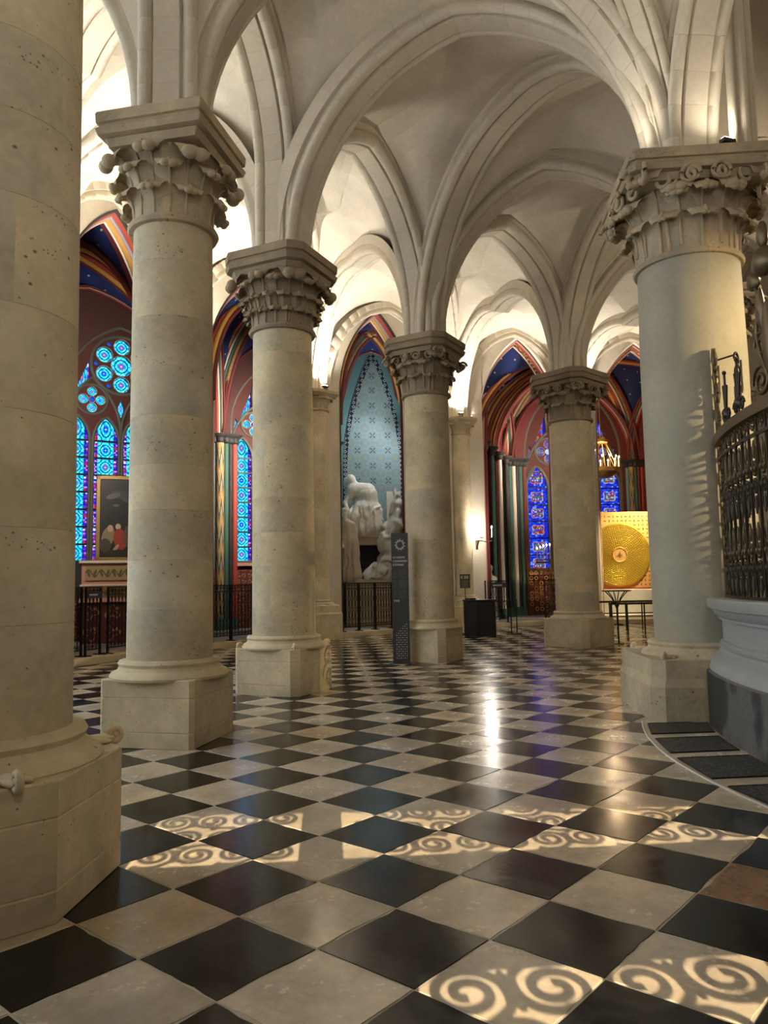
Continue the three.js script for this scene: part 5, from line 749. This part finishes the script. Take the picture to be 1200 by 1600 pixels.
// unseen lanterns: two lighting the choir side, one added as fill behind the camera
function lantern(label, x, y, z, power, color, rope = 4) {
  const t = thing('unseen_lantern', label, 'lantern', [x, y, z], 0); part('globe', (() => { const g = new THREE.SphereGeometry(.18, 20, 14); return clean(g); })(), std(lin(1, .9, .75), .5, { emissive: lin(...color), emissiveIntensity: 10 }), t);
  part('cage', merge([0, 1, 2, 3].map(k => { const a = k * Math.PI / 2; return bar([Math.cos(a) * .21, -.22, Math.sin(a) * .21], [Math.cos(a) * .21, .22, Math.sin(a) * .21], .008); }).concat([cyl(.22, .22, .02, 0, .21, 0, 20), cyl(.22, .22, .02, 0, -.23, 0, 20)])), M.bronze, t); part('rod', bar([0, .22, 0], [0, rope, 0], .012), M.bronze, t);
  const l = new THREE.PointLight(lin(...color), power); l.position.set(x, y, z); l.castShadow = true; l.shadow.radius = 3; scene.add(l);
}

lantern('unseen choir lantern further west, lighting the ambulatory from the right', 10.5, 7.5, -1.0, 8, [1, .84, .62], 8);
lantern('unseen choir lantern in the apse, lighting the ambulatory from the right', 9.4, 7.2, -11.0, 22, [1, .84, .62], 8);
lantern('added fill lantern hanging behind the camera', 1.1, 5.6, 1.8, 13, [1, .88, .70], 3);  // added fill for the floor and the near columns
// spotlights out of view, each placed to light the part it aims at
function spot(label, p, q, power, angle, color, size = 2) { const t = thing('spotlight', label, 'lamp', p, 0, 'unseen spotlights'); const d = V3(...q).sub(V3(...p)).normalize(); const g = clean(new THREE.CylinderGeometry(.06, .05, .18, 14)); const Q = new THREE.Quaternion().setFromUnitVectors(V3(0, 1, 0), d); g.applyQuaternion(Q); part('can', g, lampBody, t); const lens = clean(new THREE.CylinderGeometry(.048, .048, .01, 14)); lens.translate(0, .095, 0); lens.applyQuaternion(Q); part('lens', lens, lampGlow, t); const l = new THREE.SpotLight(lin(...color), power, 0, angle, .6); l.position.set(...V3(...p).addScaledVector(d, .14).toArray()); l.target.position.set(...q); l.castShadow = true; l.shadow.radius = size; scene.add(l, l.target); }
spot('unseen cool spotlight placed to light the marble monument', [.70, 7.4, -24.47], [-.6, 4.9, -25.4], 13, 1.15, [.93, .97, 1]);
spot('unseen cool spotlight on the slender pier capital aimed at the monument', [-1.62, 6.97, -21.1], [-.55, 3.7, -24.9], 62, .36, [.95, .98, 1]);
spot('unseen warm spotlight placed to light the gold panel', [10.2, 5.6, -25.9], [8.36, 2.5, -27.5], 105, .5, [1, .80, .45]);
spot('unseen spotlight placed to light the painting chapel', [-6.9, 6.0, -15.1], [-7.2, 5.5, -19.6], 45, 1.1, [1, .9, .75]);
spot('unseen spotlight placed to light the chevron shaft chapel', [-2.55, 6.0, -21.65], [-4.9, 5.5, -24.3], 80, 1.1, [1, .9, .75]);
spot('unseen spotlight lighting the painted vault of the statue chapel', [.78, 5.6, -24.6], [-1.0, 9, -24.6], 16, 1.0, [.93, .97, 1]);
spot('unseen spotlight washing the painted shafts of the axial chapel', [6.5, 6.0, -27.03], [5.0, 6.5, -30.2], 34, 1.1, [1, .9, .75]);
spot('unseen warm choir spotlight aimed sideways at the broad smooth column', [8.96, 4.3, -4.33], [4.0, 3.4, -8.9], 160, .34, [1, .76, .42], 0.5);  // out of view, placed to light the right half of the column
{ const t = thing('added_light_shield', 'added plates keeping the choir spotlight off the other columns', 'shutter', [8.96, 4.3, -4.33]), e = (a, r) => [-Math.cos(a * D2R) * r, -Math.sin(a * D2R) * r]; for (const [a0, a1] of [[36.0, 12], [46.3, 66]]) { const [x0, z0] = e(a0, .55), [x1, z1] = e(a1, .55); part('plate', box(Math.hypot(x1 - x0, z1 - z0), .8, .01, 0, 0, 0).rotateY(-Math.atan2(z1 - z0, x1 - x0)).translate((x0 + x1) / 2, 0, (z0 + z1) / 2), lampBody, t); } }  // added to block the beam from the columns beyond
// unseen gate behind the camera, its sheets and scrolls shaping the floor sunlight
{
  const t = thing('unseen_gate', 'unseen wrought iron gate behind the camera, placed to shape the floor sunlight', 'gate', [1.0, 0, 3.0], 5 * D2R);
  const X0 = -1.87, X1 = 1.75, sheet = (x0, x1, y0, y1, n = 'sheet') => part(n, box(x1 - x0, y1 - y0, .03, (x0 + x1) / 2, (y0 + y1) / 2, 0), M.iron, t);
  sheet(-6, 5, 0, 1.86); sheet(-6, 5, 2.24, 2.70); sheet(-6, -.45, 1.86, 2.24); sheet(1.6, 5, 1.86, 2.24); sheet(-6, X0, 2.7, 3.6); sheet(X1, 5, 2.7, 3.6); sheet(-.95, -.70, 2.7, 3.6, 'stile');
  const spiral = (r, tr, k) => merge([scrollGeo(r, tr, 1.75, k), tube([[k * r, 0, 0], [k * r * .95, -r * .6, 0], [k * r * .2, -r * 1.25, 0], [-k * r * .7, -r * 1.3, 0]], tr, 10, 5), leafBlob(r * .5, r * .5, .03).translate(-k * r * .75, -r * 1.2, 0), leafBlob(r * .35, r * .7, .03).translate(k * r * 1.0, r * .5, 0)]);
  const kinds = [spiral(.105, .017, 1), spiral(.105, .017, -1), spiral(.15, .022, 1), spiral(.15, .022, -1)];
  for (let r = 0; r < 4; r++) for (let x = X0 + .12 + (r % 2) * .11, n = 0; x < X1; x += .225, n++) { if (x > -1.07 && x < -.58) continue; const o = part('scroll', kinds[(n + r) % 2], gM.bar, t); o.position.set(x, 2.765 + r * .112, 0); o.scale.set(1, (n % 2 ? -1 : 1) * .44, 1); }
  for (let r = 0; r < 3; r++) for (let x = -.28 + (r % 2) * .14, n = 0; x < 1.6; x += .33, n++) { const o = part('scroll', kinds[2 + (n + r) % 2], gM.bar, t); o.position.set(x, 1.92 + r * .13, 0); o.scale.set(1, (n % 2 ? -1 : 1) * .42, 1); }
}
renderer.render(scene, camera);
